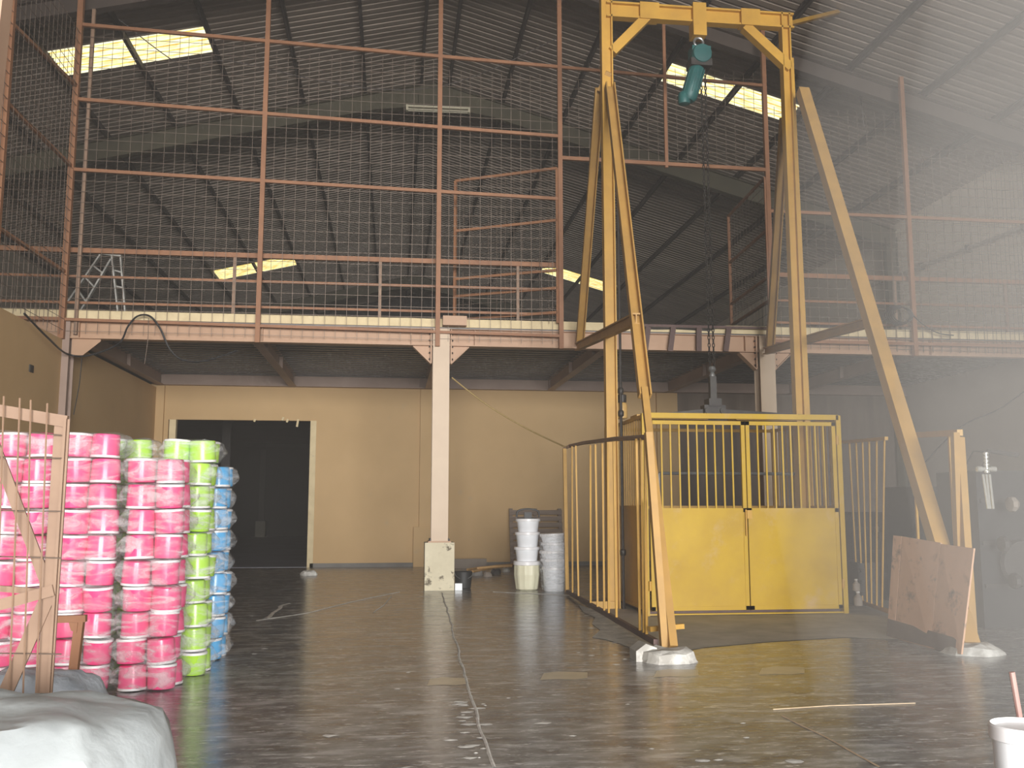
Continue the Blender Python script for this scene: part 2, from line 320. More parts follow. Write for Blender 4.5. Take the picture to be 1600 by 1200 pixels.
# haze volumes added on the right to imitate glare from the bright doorway
M_haze2 = M_haze.copy(); M_haze2.name = 'glare_haze_volume'
for _q in M_haze2.node_tree.nodes:
    if _q.type == 'VOLUME_SCATTER': _q.inputs['Density'].default_value = GLARE; _q.inputs['Anisotropy'].default_value = -.25; _q.inputs['Color'].default_value = (1, .94, .90, 1)
def glare_veil(c, r, lab):
    m = MB(); m.lathe([(max(.001, math.sin(PI * i / 20)), -math.cos(PI * i / 20)) for i in range(21)], (0, 0, 0), 36)
    m.v = [(c[0] + v[0] * r[0], c[1] + v[1] * r[1], c[2] + v[2] * r[2]) for v in m.v]
    o = tag(m.build('glare_haze', M_haze2, origin=c), lab, 'haze'); o['kind'] = 'stuff'
glare_veil((6.9, 6.2, 2.5), (4.1, 4.2, 6.5), 'added pale haze imitating doorway glare on the right side')
glare_veil((5.7, 5.2, 2.6), (2.3, 3.0, 5.2), 'thickest added haze imitating doorway glare at the right edge')
# ---- roof: ribbed sheets, with openings for translucent sheets
SKX_L, SKX_R = (-7.45, -4.25), (6.15, 9.35)
def solveY(x, y, side):
    d = _f + _r * ((x - 800) / F) - _u * ((y - 600) / F)
    # z = 1.5 + d.z t ; roof plane through the ridge
    s = SL if side < 0 else -SR
    t = (RZ - s * RX - 1.5) / (d.z - s * d.x); return (CAM + d * t)
sky_rows = []
yl = sorted((solveY(200, 70, -1).y, solveY(205, 110, -1).y)); yr = sorted((solveY(1128, 132, 1).y, solveY(1128, 168, 1).y))
yl2 = sorted((solveY(404, 414, -1).y, solveY(404, 431, -1).y)); yr2 = sorted((solveY(893, 429, 1).y, solveY(893, 446, 1).y))
PITCHR = .235
def ribprof():                                  # y offsets and heights of one rib module
    return [(0, 0), (.13, 0), (.15, .045), (.205, .06), (.212, 0)]
def roof_side(side, skys):
    ridge = RX; eave = XL - .3 if side < 0 else XR + .3
    y = YF; m = MB(); cells = []
    def strip(x0, x1, ys, mm):
        vs = []; fs = []
        for (yy, hh) in ys:
            for x in (x0, x1): vs.append((x, yy, roofz(x) + .16 + hh))
        for i in range(len(ys) - 1): fs.append((2 * i, 2 * i + 1, 2 * i + 3, 2 * i + 2))
        mm.add(vs, fs)
    panels = [MB() for _ in skys]
    while y < YE + .2:
        ys = [(y + a, h) for a, h in ribprof()] + [(y + PITCHR, 0)]
        hit = None
        for k, (x0, x1, a, b) in enumerate(skys):
            if a - .02 <= y < b - .1: hit = k
        if hit is None: strip(ridge, eave, ys, m)
        else:
            x0, x1 = skys[hit][:2]; lo, hi = (x0, x1) if side > 0 else (x1, x0)
            strip(ridge, lo, ys, m); strip(hi, eave, ys, m); strip(lo, hi, ys, panels[hit])
        y += PITCHR
    return m, panels
mL, pL = roof_side(-1, [(SKX_L[0], SKX_L[1], *yl), (SKX_L[0], SKX_L[1], *yl2)])
mR, pR = roof_side(1, [(SKX_R[0], SKX_R[1], *yr), (SKX_R[0], SKX_R[1], *yr2)])
ceil = struct(MB().poly([(RX - .3, roofz(RX - .3) + .24), (RX, RZ + .27), (RX + .3, roofz(RX + .3) + .24), (RX, RZ + .3)], YF, YE).build('ceiling', M_roof))
mL.build('roof_sheet', M_roof, ceil); mR.build('roof_sheet', M_roof, ceil)
for p in pL + pR: p.build('translucent_sheet', M_sky, ceil)
for k, x in enumerate([.62, -.88, -2.5, -4.15, -5.8, -7.45, -9.1, -10.75, -12.2] + [1.38, 2.85, 4.5, 6.15, 7.8, 9.45, 11.1, 12.75]):
    MB().cbar((x, YF + .1, roofz(x) + .06), (x, YE - .1, roofz(x) + .06), .15, .07, side=(0, 0, 1)).build('purlin', M_purlin, ceil)
for yy in (18.3, 25.0, 47.0):                   # portal frames
    for a, b in (((RX, RZ), (XL, roofz(XL))), ((RX, RZ), (XR, roofz(XR)))):
        m = MB(); H = .5; th = .35 if yy < 20 else .5
        pts = [(a[0], a[1] - .03), (b[0], b[1] - .03), (b[0], b[1] - th - .05), (a[0] + (b[0] - a[0]) * .12, a[1] + (b[1] - a[1]) * .12 - th), (a[0], a[1] - th - .18)]
        m.poly(pts, yy - .01, yy + .01)
        for (p, q) in ((pts[0], pts[1]), (pts[2], pts[3]), (pts[3], pts[4])):
            m.bar((p[0], yy, p[1]), (q[0], yy, q[1]), .2, .016, side=(0, 1, 0))
        m.build('rafter', M_rafter2 if yy < 20 else M_rafter, ceil)
    if yy < 30:
        for x in (XL + .18, XR - .18):
            t = thing('wall_column', 'tall dark steel column against the ' + ('left' if x < 0 else 'right') + (' outer wall above mezzanine front edge' if yy < 20 else ' outer wall further back'), 'column', (x, yy, 0))
            MB().ibar((x, yy, 0), (x, yy, roofz(x) - .3), .34, .2, side=(1, 0, 0)).build('shaft', M_rafter, t)
# ================================================================ MEZZANINE
mz = struct(MB().box((XL, YM - .02, 4.86), (XR, YE, 4.9)).build('floor_mezzanine', M_deck))
m = MB()                                        # ribbed deck underside
x = XW
vs = []; fs = []; n = 0; y = YM + .1
while y < YB:
    m.box((XW, y, 4.83), (XR, y + .12, 4.86)); y += .3
m.build('deck_rib', M_deck, mz, kind='stuff')
m = MB(); xs = [XL + i * .35 for i in range(int((XR - XL) / .35) + 1)]      # broken upper lip of the slab edge
top = []
for x in xs:
    ch = .0
    if 4.35 < x < 6.35: ch = -.11 + .03 * noise.noise(Vector((x * 3, 0, 0)))
    top.append((x, 5.06 + .012 * noise.noise(Vector((x * 2, 1, 0))) + ch))
m.poly([(XL, 4.9)] + top + [(xs[-1], 4.9)], YM - .06, YM + .12); m.build('slab_edge', M_slab, mz)
m = MB(); m.box((4.3, YM + .14, 4.9), (6.9, YM + .3, 5.08)); m.build('cement_patch', M_curb, mz)
MB().box((XL, YM + .3, 4.9), (XR, YE, 5.0)).build('floor_topping', M_deck, mz)
# beams
def beam(p, q, h, wd, label, mats=M_beam, stiff=()):
    t = thing('steel_beam', label, 'beam', p)
    MB().ibar(p, q, h, wd, side=(0, 0, 1)).build('i_section', mats, t)
    d = (Vector(q) - Vector(p)); d.normalize(); s = Vector((d.y, -d.x, 0)) 
    for x in stiff:
        c = Vector(p) + d * x
        for k in (-1, 1):
            a = c + s * (k * .01); b = c + s * (k * wd * .48)
            MB().bar(a, b, h - .03, .012, side=(0, 0, 1)).build('stiffener', mats, t)
    return t
zc = 4.7
beam((XW - 6.3, YM, zc), (XR, YM, zc), .33, .2, 'long pinkish beige steel beam along the front edge of the mezzanine', stiff=[6.55, 9.8, 12.55, 13.75, 16.3, 19.1, 20.3, 23])
M_beam2 = mat('dusty_beam_paint', (.36, .26, .215), (.3, .21, .17), 1.2, .6)
beam((XW, YB - .12, 4.75), (XR, YB - .12, 4.75), .38, .2, 'long steel beam resting along the back wall under the mezzanine', M_beam2, stiff=[3.4, 6.6, 10])
for x, lab in ((XW + .12, 'cross beam under mezzanine running along the left cream wall'), (-2.55, 'cross beam under mezzanine, left of the central column'), (.9, 'cross beam under mezzanine directly behind the central column'),
               (4.1, 'cross beam under mezzanine, right of the central column'), (7.3, 'cross beam under mezzanine behind the column beside the lift'), (10.7, 'cross beam under mezzanine near the right wall')):
    beam((x, YM + .1, 4.7), (x, YB - .2, 4.7), .3, .18, lab, M_beam2, stiff=[.9, 3.5])
def main_col(x, label, ped=True, s=.17):
    t = thing('steel_column', label, 'column', (x, YM, 0))
    z0 = .86 if ped else 0
    MB().ibar((x, YM, z0 + .02), (x, YM, 4.86), .33, .31, .018, side=(0, 1, 0)).build('shaft', M_col, t)
    if ped:
        q = MB(); q.box((x - .27, YM - .25, 0), (x + .27, YM + .25, z0)); q.build('pedestal', M_ped, t)
        q = MB(); q.box((x - .21, YM - .2, z0), (x + .21, YM + .2, z0 + .025)); q.build('base_plate', M_beam, t)
        for i in (-1, 1):
            for j in (-1, 1):
                MB().lathe([(.016, 0), (.016, .05)], (x + i * .17, YM + j * .17, z0 + .02), 6).build('anchor_bolt', M_iron, t)
    for k in (-1, 1):                            # haunches
        q = MB(); q.poly([(x + k * .165, 4.54), (x + k * .52, 4.54), (x + k * .52, 4.5), (x + k * .2, 4.2), (x + k * .165, 4.2)], YM - .008, YM + .008)
        q.bar((x + k * .53, YM, 4.52), (x + k * .19, YM, 4.19), .18, .014, side=(0, 1, 0)); hb = q.build('haunch', M_beam, t)
        q = MB(); q.box((x + k * .19 - .012, YM - .1, 4.2), (x + k * .19 + .012, YM + .1, 4.86)); q.build('end_plate', M_beam, t)
        for zz in (4.28, 4.4, 4.52, 4.64, 4.76):
            MB().lathe([(.018, 0), (.018, .025)], (x + k * .215 - .012, YM - .07, zz), 6, axis='x').build('bolt', M_iron, t)
    return t
main_col(.88, 'pale pink steel column on chipped cream pedestal at centre of the hall')
main_col(7.28, 'dim steel column with haunches rising behind the right end of the yellow lift cage', False)
t = thing('wall_pier', 'slim steel pier with bracket at the left wall, mezzanine corner', 'column', (XW + .06, YM, 0))
MB().ibar((XW + .06, YM, 0), (XW + .06, YM, 4.86), .3, .12, side=(0, 1, 0)).build('shaft', M_beam2, t)
q = MB(); q.poly([(XW + .12, 4.54), (XW + .62, 4.54), (XW + .62, 4.5), (XW + .3, 4.22), (XW + .12, 4.2)], YM - .008, YM + .008); q.build('haunch', M_beam, t)
tag(MB().box((.9, YM - .28, 4.9), (1.35, YM - .1, 5.08)).build('junction_box', M_beam, origin=(1.1, YM - .2, 4.9)), 'small beige box on the slab edge above the central column', 'box')

# ================================================================ FENCE AND GUARD RAIL ON THE MEZZANINE
YFn = YM - .22
fz = lambda x, y: A(x, y, Y=YFn).z
fx = lambda x, y: A(x, y, Y=YFn).x
fe = thing('mesh_fence', 'tall rust brown steel fence with wire mesh standing on the mezzanine edge', 'fence', (fx(684, 515), YFn, 4.5))
def post(x, z0, z1, wd=.075, y=YFn, par=fe, m=M_rust, nm='post'): return MB().bar((x, y, z0), (x, y, z1), wd, wd, side=(0, 1, 0)).build(nm, m, par)
px = [XW + .0, fx(405, 450), fx(685, 400), fx(876, 400), fx(1203, 400), fx(1425, 450), XR - .4]
for i, x in enumerate(px):
    post(x, 4.5, roofz(x) - .02, .10 if i == 0 else .085)
post(px[0] + .2, 4.6, roofz(px[0]) - .5, .06, YFn + .12, m=M_rust2)
post(fx(1040, 200), fz(1040, 262), fz(1040, 35), .06)
def rail(x0, x1, z0, z1=None, wd=.06, y=YFn, par=fe, m=M_rust, nm='rail'):
    z1 = z0 if z1 is None else z1
    return MB().bar((x0, y, z0), (x1, y, z1), wd, wd, side=(0, 1, 0)).build(nm, m, par)
zA = (fz(135, 39), fz(875, 105)); zB = (fz(122, 155), fz(870, 213)); zCc = (fz(122, 265), fz(875, 311))
rail(px[0], px[3], *zA); rail(px[0], px[3], *zB); rail(px[0], px[3], *zCc); rail(px[0], px[3], fz(110, 499), fz(870, 525), .05)
rail(px[3], px[4], zA[1], zA[1] - .15, .055); rail(px[3], px[4], fz(878, 247), fz(1203, 266), .07)
rail(px[4], px[6], fz(1255, 332), fz(1600, 348), .06); rail(px[4], px[6], fz(1260, 534), fz(1600, 541), .06)
rail(XL, px[0], 4.86, 4.86, .06)
wr = .0036
def mesh_panel(x0, x1, z0, z1, step=.2, y=YFn + .05, par=fe, r=wr, jit=0.0):
    m = MB(); rn = random.Random(int(x0 * 10 + z0 * 7))
    n = int((x1 - x0) / step)
    for i in range(n + 1):
        x = x0 + i * step; m.bar((x, y + rn.uniform(-.01, .01), z0), (x + rn.uniform(-jit, jit), y, z1(x) if callable(z1) else z1), r * 2, r * 2, side=(0, 1, 0))
    zz = z0 + .05; zt = max(z1(x0), z1(x1)) if callable(z1) else z1
    while zz < zt:
        m.bar((x0, y - .01, zz), (x1, y - .01, zz + rn.uniform(-jit, jit)), r * 2, r * 2, side=(0, 1, 0)); zz += step
    return m.build('wire_mesh', M_wire, par, kind='stuff')
mesh_panel(px[0], px[1], 4.6, 10.4, jit=.03); mesh_panel(px[1], px[2], 4.6, 10.2, jit=.03); mesh_panel(px[2], px[3], 4.6, 10.0, jit=.03)
mesh_panel(px[3], px[4], fz(950, 250), 10.3, jit=.02); mesh_panel(px[4], px[5], 4.6, 9.6, jit=.02); mesh_panel(px[5], XR - .3, 4.6, 8.9, jit=.02)
mesh_panel(px[5] - .3, XR - .3, 4.6, 8.8, .19, YFn + .14, jit=.04)
mesh_panel(XL, px[0], 4.6, 9.0, jit=.03)
# gate leaves of the loading opening, swung inwards
def gate_leaf(h0, h1, lab, rows):
    zt = fz(*h0); d = None
    x0, y0 = px[3] - .06 if h0[0] < 1000 else px[4] - .05, YFn
    # far end: same height, so its depth follows
    e = A(h1[0], h1[1], Z=zt); e = Vector((e.x, e.y, 0))
    t = thing('gate_leaf', lab, 'gate', (x0, y0, 4.95))
    a = lambda z: Vector((x0, y0, z)); b = lambda z: Vector((e.x, e.y, z))
    side = (e - Vector((x0, y0, 0))).cross(Vector((0, 0, 1)))
    MB().bar(a(5.0), a(zt), .05, .05, side=tuple(side)).build('hinge_stile', M_rust, t); MB().bar(b(5.0), b(zt), .06, .05, side=tuple(side)).build('free_stile', M_rust, t)
    for z in [zt] + rows: MB().bar(a(z), b(z), .05, .05, side=tuple(side)).build('rail', M_rust, t)
    m = MB(); n = 12
    for i in range(1, n): p = a(0).lerp(b(0), i / n); m.bar((p.x, p.y, 5.0), (p.x, p.y, zt), .007, .007, side=tuple(side))
    z = 5.1
    while z < zt: m.bar(a(z), b(z), .007, .007, side=tuple(side)); z += .2
    m.build('wire_mesh', M_wire, t, kind='stuff'); return t
gate_leaf((868, 263), (712, 283), 'open rust brown gate leaf swung inwards, left side of the loading opening', [fz(868, 344), fz(868, 422), fz(868, 450), fz(868, 488)])
gate_leaf((1197, 278), (1138, 338), 'open rust brown gate leaf swung inwards, right side of the loading opening', [fz(1195, 360), fz(1195, 433), fz(1195, 470)])
# return of the fence towards the viewer over the left wall
rt = thing('side_fence', 'rust brown mesh fence running along the top of the left wall', 'fence', (XW, YFn, 4.5))
for (xa, ya), (xb, yb) in (((125, 135), (22, 40)), ((112, 260), (10, 160)), ((103, 425), (0, 358))):
    z = fz(xa, ya); e = A(xb, yb, X=XW)
    MB().bar((XW, YFn, z), (XW, e.y, e.z), .055, .055, side=(1, 0, 0)).build('rail', M_rust, rt)
for yy in (A(9, 160, X=XW).y,): MB().bar((XW, yy, 4.5), (XW, yy, 10.8), .09, .09, side=(1, 0, 0)).build('post', M_rust, rt)
m = MB(); y0 = A(9, 160, X=XW).y - 2.0
for i in range(int((YFn - y0) / .2)): m.bar((XW + .03, YFn - i * .2, 4.55), (XW + .03, YFn - i * .2, 10.3), .007, .007, side=(1, 0, 0))
z = 4.65
while z < 10.3: m.bar((XW + .04, YFn, z), (XW + .04, y0, z), .007, .007, side=(1, 0, 0)); z += .2
m.build('wire_mesh', M_wire, rt, kind='stuff')
# guard rail
YG = YM + .06
gz = lambda x, y: A(x, y, Y=YG).z
gx = lambda x, y: A(x, y, Y=YG).x
def guard(x0, x1, zs, bal, lab):
    t = thing('guard_rail', lab, 'railing', ((x0 + x1) / 2, YG, 5.0))
    for z, wd in zip(zs, (.09, .045, .045)): MB().bar((x0, YG, z), (x1, YG, z), wd, wd, side=(0, 1, 0)).build('rail', M_rust, t)
    for x in bal: MB().bar((x, YG, 5.0), (x, YG, zs[0]), .055, .055, side=(0, 1, 0)).build('baluster', M_rust2, t)
zs = (6.2, 5.71, 5.22)
guard(px[0] - .02, gx(872, 412), zs, [gx(122, 440), gx(366, 440), gx(594, 440), gx(809, 450)], 'low rust brown guard rail behind the mesh, left of the loading opening')
guard(XL, px[0] - .1, zs, [XL + 1, -9], 'low guard rail beyond the left wall top, far left')
guard(gx(1210, 425), XR - .1, (gz(1415, 436), gz(1415, 475), gz(1415, 509)), [gx(1573, 500), gx(1400, 500)], 'low guard rail behind the mesh, right of the yellow lift mast')
# stubs across the loading opening
for i, (xt, xb) in enumerate(((1013, 1008), (1052, 1047), (1092, 1092), (1139, 1134))):
    a = A(xt, 511, Y=YM - .16); b = A(xb, 549, Y=YM - .16)
    tag(MB().bar(b, a, .10, .05, side=(1, 0, 0)).build('steel_stub', M_maroon, origin=b), ['leftmost', 'second', 'third', 'rightmost'][i] + ' of four short dark brown uprights across the loading opening sill', 'post', 'uprights at the loading opening')
tag(MB().bar(A(985, 508, Y=YM - .16), A(1205, 513, Y=YM - .16), .03, .05, side=(0, 1, 0)).build('sill_bar', M_maroon, origin=A(1095, 511, Y=YM - .16)), 'thin dark bar along the sill of the loading opening', 'bar')

# ================================================================ GOODS LIFT
YH = 14.35
hx0, hx1 = A(953, 500, Y=YH).x, A(1243, 400, Y=YH).x
zt = A(1090, 22, Y=YH).z
hf = thing('hoist_frame', 'tall yellow steel hoist frame straddling the lift cage', 'hoist frame', ((hx0 + hx1) / 2, YH, 0))
for x in (hx0, hx1):
    m = MB(); m.ibar((x - (0 if x == hx0 else .04), YH, 0), (x - (0 if x == hx0 else .04), YH, zt + (.35 if x == hx0 else .1)), .18 if x == hx0 else .15, .15, .022, side=(1, 0, 0))
    m.build('upright', M_yel, hf)
m = MB(); m.bar((hx1 + .17, YH + .15, 0), (hx1 + .11, YH + .15, zt - .6), .08, .08, side=(0, 1, 0)); m.build('upright', M_yel, hf)
m = MB(); m.ibar((hx0, YH, zt - .04), (hx1 + .1, YH, zt - .04), .26, .15, .03, side=(0, 0, 1)); m.build('top_beam', M_yel, hf)
for a, b in (((948 + 8, 82), (1012, 26)), ((1234, 108), (1163, 42))):
    MB().bar(A(*a, Y=YH), A(*b, Y=YH), .15, .15, side=(0, 1, 0)).build('knee_brace', M_yel, hf)
for x in (1013, 1170): 
    c = A(x, 27 if x < 1100 else 37, Y=YH); MB().box((c.x - .16, YH - .1, zt - .18), (c.x + .16, YH + .1, zt + .1)).build('gusset_plate', M_yel, hf)
c = A(1090, 30, Y=YH); hookx = c.x
MB().box((hookx - .11, YH - .12, zt - .42), (hookx + .11, YH + .12, zt + .14)).build('hoist_hanger', M_yel, hf)
# braces to front and back
def brace(name, a, b, wa, wb): MB().ibar(a, b, wa, wb, .02, side=(1, 0, 0)).build(name, M_brace, hf)
topL = A(953, 132, Y=YH - .12); footL = A(1052, 1016, Y=9.55)
footL = Vector((footL.x, footL.y, .12))
kneeL = footL.lerp(topL, .335)
m = MB(); m.cbar(kneeL, topL, .15, .11, .02, side=(1, 0, 0)); m.bar(footL, kneeL + (topL - kneeL) * .02, .08, .07, side=(1, 0, 0)); m.build('front_brace', M_brace, hf)
topR = A(1254, 142, Y=YH - .3); footR = A(1515, 1018, Y=9.6); footR = Vector((footR.x, footR.y, .08))
m = MB(); m.bar(footR, topR, .17, .15, side=(1, 0, 0)); m.build('front_brace', M_brace, hf)
bL0 = A(937, 138, Y=YH + .2); bL1 = A(906, 538, Y=YM - .35); bR0 = A(1226, 185, Y=YH + .2); bR1 = A(1203, 545, Y=YM - .35)
for a, b in ((bL0, bL1), (bR0, bR1)):
    m = MB(); m.cbar(b, a, .15, .1, .02, side=(1, 0, 0)); m.build('rear_brace', M_brace, hf)
m = MB(); m.bar(A(938, 142, Y=YH + .2), A(952, 112, Y=YH), .12, .1, side=(0, 1, 0)); m.build('brace_cap', M_brace, hf)
def on(a, b, ypix):                            # point of a brace that is seen at photo row ypix
    best = None
    for i in range(401):
        p = a.lerp(b, i / 400); d = p - CAM; yy = 600 - F * d.dot(_u) / d.dot(_f)
        if best is None or abs(yy - ypix) < best[0]: best = (abs(yy - ypix), p)
    return best[1]
MB().ibar(on(footL, topL, 499), bL1 + Vector((-.05, 0, -.05)), .15, .1, .02, side=(0, 0, 1)).build('brace_tie', M_brace, hf)
MB().ibar(on(footR, topR, 503), bR1 + Vector((-.1, 0, -.05)), .13, .1, .02, side=(0, 0, 1)).build('brace_tie', M_brace, hf)
MB().bar(A(1232, 38, Y=YH), A(1345, 10, Y=18.1), .07, .07).build('roof_tie', M_yel, hf)
MB().bar((hx0 - .35, YH, .05), (hx0 + .05, YH, .05), .1, .12, side=(0, 1, 0)).build('foot_beam', M_yel, hf)
# guide pipe and cylinder on the left upright
gp = thing('guide_pipe', 'dark greasy vertical pipe beside the left yellow upright', 'pipe', (hx0 + .13, YH - .1, 0))
xx = hx0 + .13
MB().tube([(xx, YH - .1, .0), (xx, YH - .1, 6.2)], .022, 8).build('pipe', M_iron, gp, True)
for z in (A(960, 617, Y=YH).z, A(960, 652, Y=YH).z, A(960, 868, Y=YH).z): MB().lathe([(.03, 0), (.045, .02), (.045, .08), (.03, .1)], (xx, YH - .1, z), 10).build('pipe_collar', M_iron, gp, True)
c = A(972, 655, Y=YH); z0 = c.z
bt = thing('oil_bottle', 'amber bottle with dark cap hanging beside the left yellow upright', 'bottle', (c.x, YH, z0))
MB().lathe([(.02, 0), (.07, .005), (.085, .02), (.085, .2), (.075, .24), (.04, .27)], (c.x, YH, z0), 18).build('body', M_orange, bt, True)
MB().lathe([(.055, .25), (.07, .26), (.07, .37), (.05, .38)], (c.x, YH, z0), 18).build('cap', M_iron, bt, True)
# electric chain hoist
hh = thing('chain_hoist', 'teal electric chain hoist hanging from the yellow top beam', 'hoist', (hookx, YH, zt - .6))
zc0 = zt - .52
MB().tube([(hookx + .075 * math.cos(t), YH - .02, zc0 + .02 + .075 * math.sin(t)) for t in [i * PI / 8 for i in range(16)]], .022, 8, closed=True).build('suspension_ring', M_steel, hh, True)
m = MB(); m.lathe([(.03, -.17), (.15, -.16), (.165, -.12), (.165, .12), (.15, .16), (.03, .17)], (hookx + .02, YH, zc0 - .22), 18, axis='y'); m.box((hookx - .14, YH - .12, zc0 - .3), (hookx + .17, YH + .12, zc0 - .08)); m.build('gear_case', M_teal, hh, True)
MB().box((hookx - .17, YH - .14, zc0 - .42), (hookx + .18, YH + .14, zc0 - .3)).build('mounting_band', M_iron, hh)
a = Vector((hookx - .03, YH, zc0 - .42)); b = Vector((hookx - .2, YH, zc0 - .98)); d = (b - a)
m = MB(); m.tube([a, a + d * .06, a + d * .9, b], [.12, .135, .135, .09], 18)
for k in range(12):
    t = 2 * PI * k / 12; s = Vector((math.cos(t), math.sin(t), 0)) * .137; m.bar(a + d * .1 + s, a + d * .8 + s, .012, .012)
m.build('motor', M_teal, hh, True)
m = MB(); m.lathe([(.02, 0), (.09, .01), (.1, .05), (.1, .16), (.08, .2)], (hookx - .26, YH, zc0 - 1.05), 14); m.build('chain_bucket', M_teal, hh, True)
def chain(p, q, nm, par, link=.075, r=.008):
    m = MB(); L = (q - p).length; n = int(L / (link * .8)); 
    for i in range(n):
        c = p.lerp(q, (i + .5) / n); o = i % 2
        pts = []
        for k in range(8):
            t = 2 * PI * k / 8; u, v = .018 * math.cos(t), link * .5 * math.sin(t); pts.append(c + (Vector((u, 0, v)) if o else Vector((0, u, v))))
        m.tube(pts, r, 4, closed=True)
    return m.build(nm, M_iron, par, kind='stuff')
zk = A(1099, 578, Y=YH).z
chain(Vector((hookx + .03, YH, zc0 - .42)), Vector((hookx + .05, YH, zk)), 'load_chain', hh); chain(Vector((hookx + .10, YH, zc0 - .42)), Vector((hookx + .12, YH, zk)), 'load_chain', hh)
m = MB(); hxk = hookx + .085; m.lathe([(.03, .16), (.05, .15), (.065, .1), (.03, .06), (.05, .02), (.04, -.06)], (hxk, YH, zk - .1), 12); m.build('bottom_block', M_steel, hh, True)
# lifting head on the cage roof
zcg = 2.83
lh = thing('lifting_head', 'dark greasy lifting bracket with clamp on the cage roof below the chains', 'bracket', (hxk, YH, zcg))
MB().box((hxk - .05, YH - .05, zcg + .3), (hxk + .05, YH + .05, zk - .1)).build('shank', M_iron, lh)
m = MB(); m.box((hxk - .17, YH - .1, zcg + .06), (hxk + .17, YH + .1, zcg + .24)); m.box((hxk - .1, YH - .12, zcg + .22), (hxk + .1, YH + .12, zcg + .34)); m.build('clamp_block', M_iron, lh)
for k in (-1, 1): MB().lathe([(.05, -.13), (.05, .13)], (hxk + k * .12, YH, zcg + .15), 12, axis='y').build('roller', M_iron, lh, True)
for k, L in ((-1, .75), (1, 1.45)):
    MB().bar((hxk + k * .1, YH, zcg + .14), (hxk + k * L, YH, zcg + .07), .09, .06, side=(0, 0, 1)).build('spreader_arm', M_iron, lh)
MB().box((hxk + .3, YH - .2, zcg), (hx1 - .15, YH + .2, zcg + .07)).build('roof_channel', M_yel, lh)
MB().box((hx0 + .35, YH - .2, zcg), (hxk - .15, YH + .2, zcg + .07)).build('roof_channel', M_yel, lh)

# cage
YC = 13.3
cx0, cx1 = A(1008, 800, Y=YC).x, A(1314, 800, Y=YC).x
cg = thing('lift_cage', 'yellow barred goods lift cage with closed double doors', 'cage', ((cx0 + cx1) / 2, YC, 0))
zc1 = 2.83; D = 2.4
def fr(nm, a, b, wd=.06, w2=None, m=M_yel2, par=cg, side=(0, 1, 0)): return MB().bar(a, b, wd, w2 or wd, side=side).build(nm, m, par)
for x in (cx0, cx1):
    fr('corner_post', (x, YC, 0), (x, YC, zc1), .08, .07); fr('corner_post', (x, YC + D, 0), (x, YC + D, zc1), .06, m=M_yel)
fr('head_rail', (cx0, YC, zc1 - .03), (cx1, YC, zc1 - .03), .08, .075)
fr('sill_rail', (cx0, YC, .02), (cx1, YC, .02), .05, .02)
for z in (zc1 - .04, 1.5, .1):
    for x in (cx0, cx1): MB().bar((x, YC, z), (x, YC + D, z), .05, .05, side=(1, 0, 0)).build('side_rail', M_yel, cg)
    MB().bar((cx0, YC + D, z), (cx1, YC + D, z), .05, .05).build('back_rail', M_yel, cg)
for x in (cx0, cx1):
    for i in range(1, 18):
        y = YC + D * i / 18; MB().bar((x, y, 1.5), (x, y, zc1 - .05), .022, .022).build('side_bar', M_yel, cg)
    MB().box((x - .01, YC + .05, .1), (x + .01, YC + D - .05, 1.5)).build('side_sheet', M_yel, cg)
xm = A(1166, 800, Y=YC).x
zp0, zp1, zd0, zd1 = A(1100, 797, Y=YC).z, A(1100, 797, Y=YC).z, .07, zc1 - .1
for k, (xa, xb) in enumerate(((cx0 + .06, xm - .008), (xm + .008, cx1 - .06))):
    dr = MB(); wd = .055
    for p, q in (((xa + wd / 2, YC - .03, zd0), (xa + wd / 2, YC - .03, zd1)), ((xb - wd / 2, YC - .03, zd0), (xb - wd / 2, YC - .03, zd1)), ((xa, YC - .03, zd1 - .03), (xb, YC - .03, zd1 - .03)), ((xa, YC - .03, zp1), (xb, YC - .03, zp1)), ((xa, YC - .03, zd0 + .03), (xb, YC - .03, zd0 + .03))):
        dr.bar(p, q, .045, wd, side=(0, 1, 0))
    do = dr.build('cage_door', M_yel2, cg)
    s = MB(); n = 14                             # gently buckled sheet
    vs = []; fs = []
    for i in range(n + 1):
        for j in range(n + 1):
            x = xa + .03 + (xb - xa - .06) * i / n; z = zd0 + .03 + (zp1 - zd0 - .03) * j / n
            vs.append((x, YC - .045 + .012 * noise.noise(Vector((x * 1.6, z * 1.6, k * 5))), z))
    for i in range(n):
        for j in range(n): q = i * (n + 1) + j; fs.append((q, q + n + 1, q + n + 2, q + 1))
    s.add(vs, fs); s.build('door_sheet', M_yel2, do, True)
    nb = 10
    for i in range(1, nb):
        x = xa + wd + (xb - xa - 2 * wd) * i / nb; MB().bar((x, YC - .03, zp1), (x, YC - .03, zd1 - .05), .022, .022, side=(0, 1, 0)).build('door_bar', M_yel2, do)
    for z in (.35, 2.4):
        MB().lathe([(.022, 0), (.022, .13)], ((xa - .02) if k == 0 else (xb + .02), YC - .06, z), 10).build('hinge', M_yel, do, True)
m = MB(); m.box((xm - .02, YC - .09, 1.34), (xm + .05, YC - .055, 1.46)); m.tube([(xm - .035, YC - .085, 1.47), (xm - .035, YC - .085, 1.1)], .012, 8); m.build('latch', M_yel, cg)
MB().box((cx0 + .05, YC + .05, .02), (cx1 - .05, YC + D - .05, .08)).build('platform_floor', M_maroon, cg)
hp = thing('inner_handrail', 'grey pipe handrail inside the yellow lift cage', 'handrail', (cx0 + 1.4, YC + 1.0, .08))
z = A(1150, 740, Y=YC + 1.2).z; p0 = A(1030, 742, Y=YC + 1.2); p1 = A(1268, 738, Y=YC + 1.2)
MB().tube([(p0.x, YC + 1.2, z), (p1.x, YC + 1.2, z)], .024, 8).build('top_pipe', M_steel, hp, True)
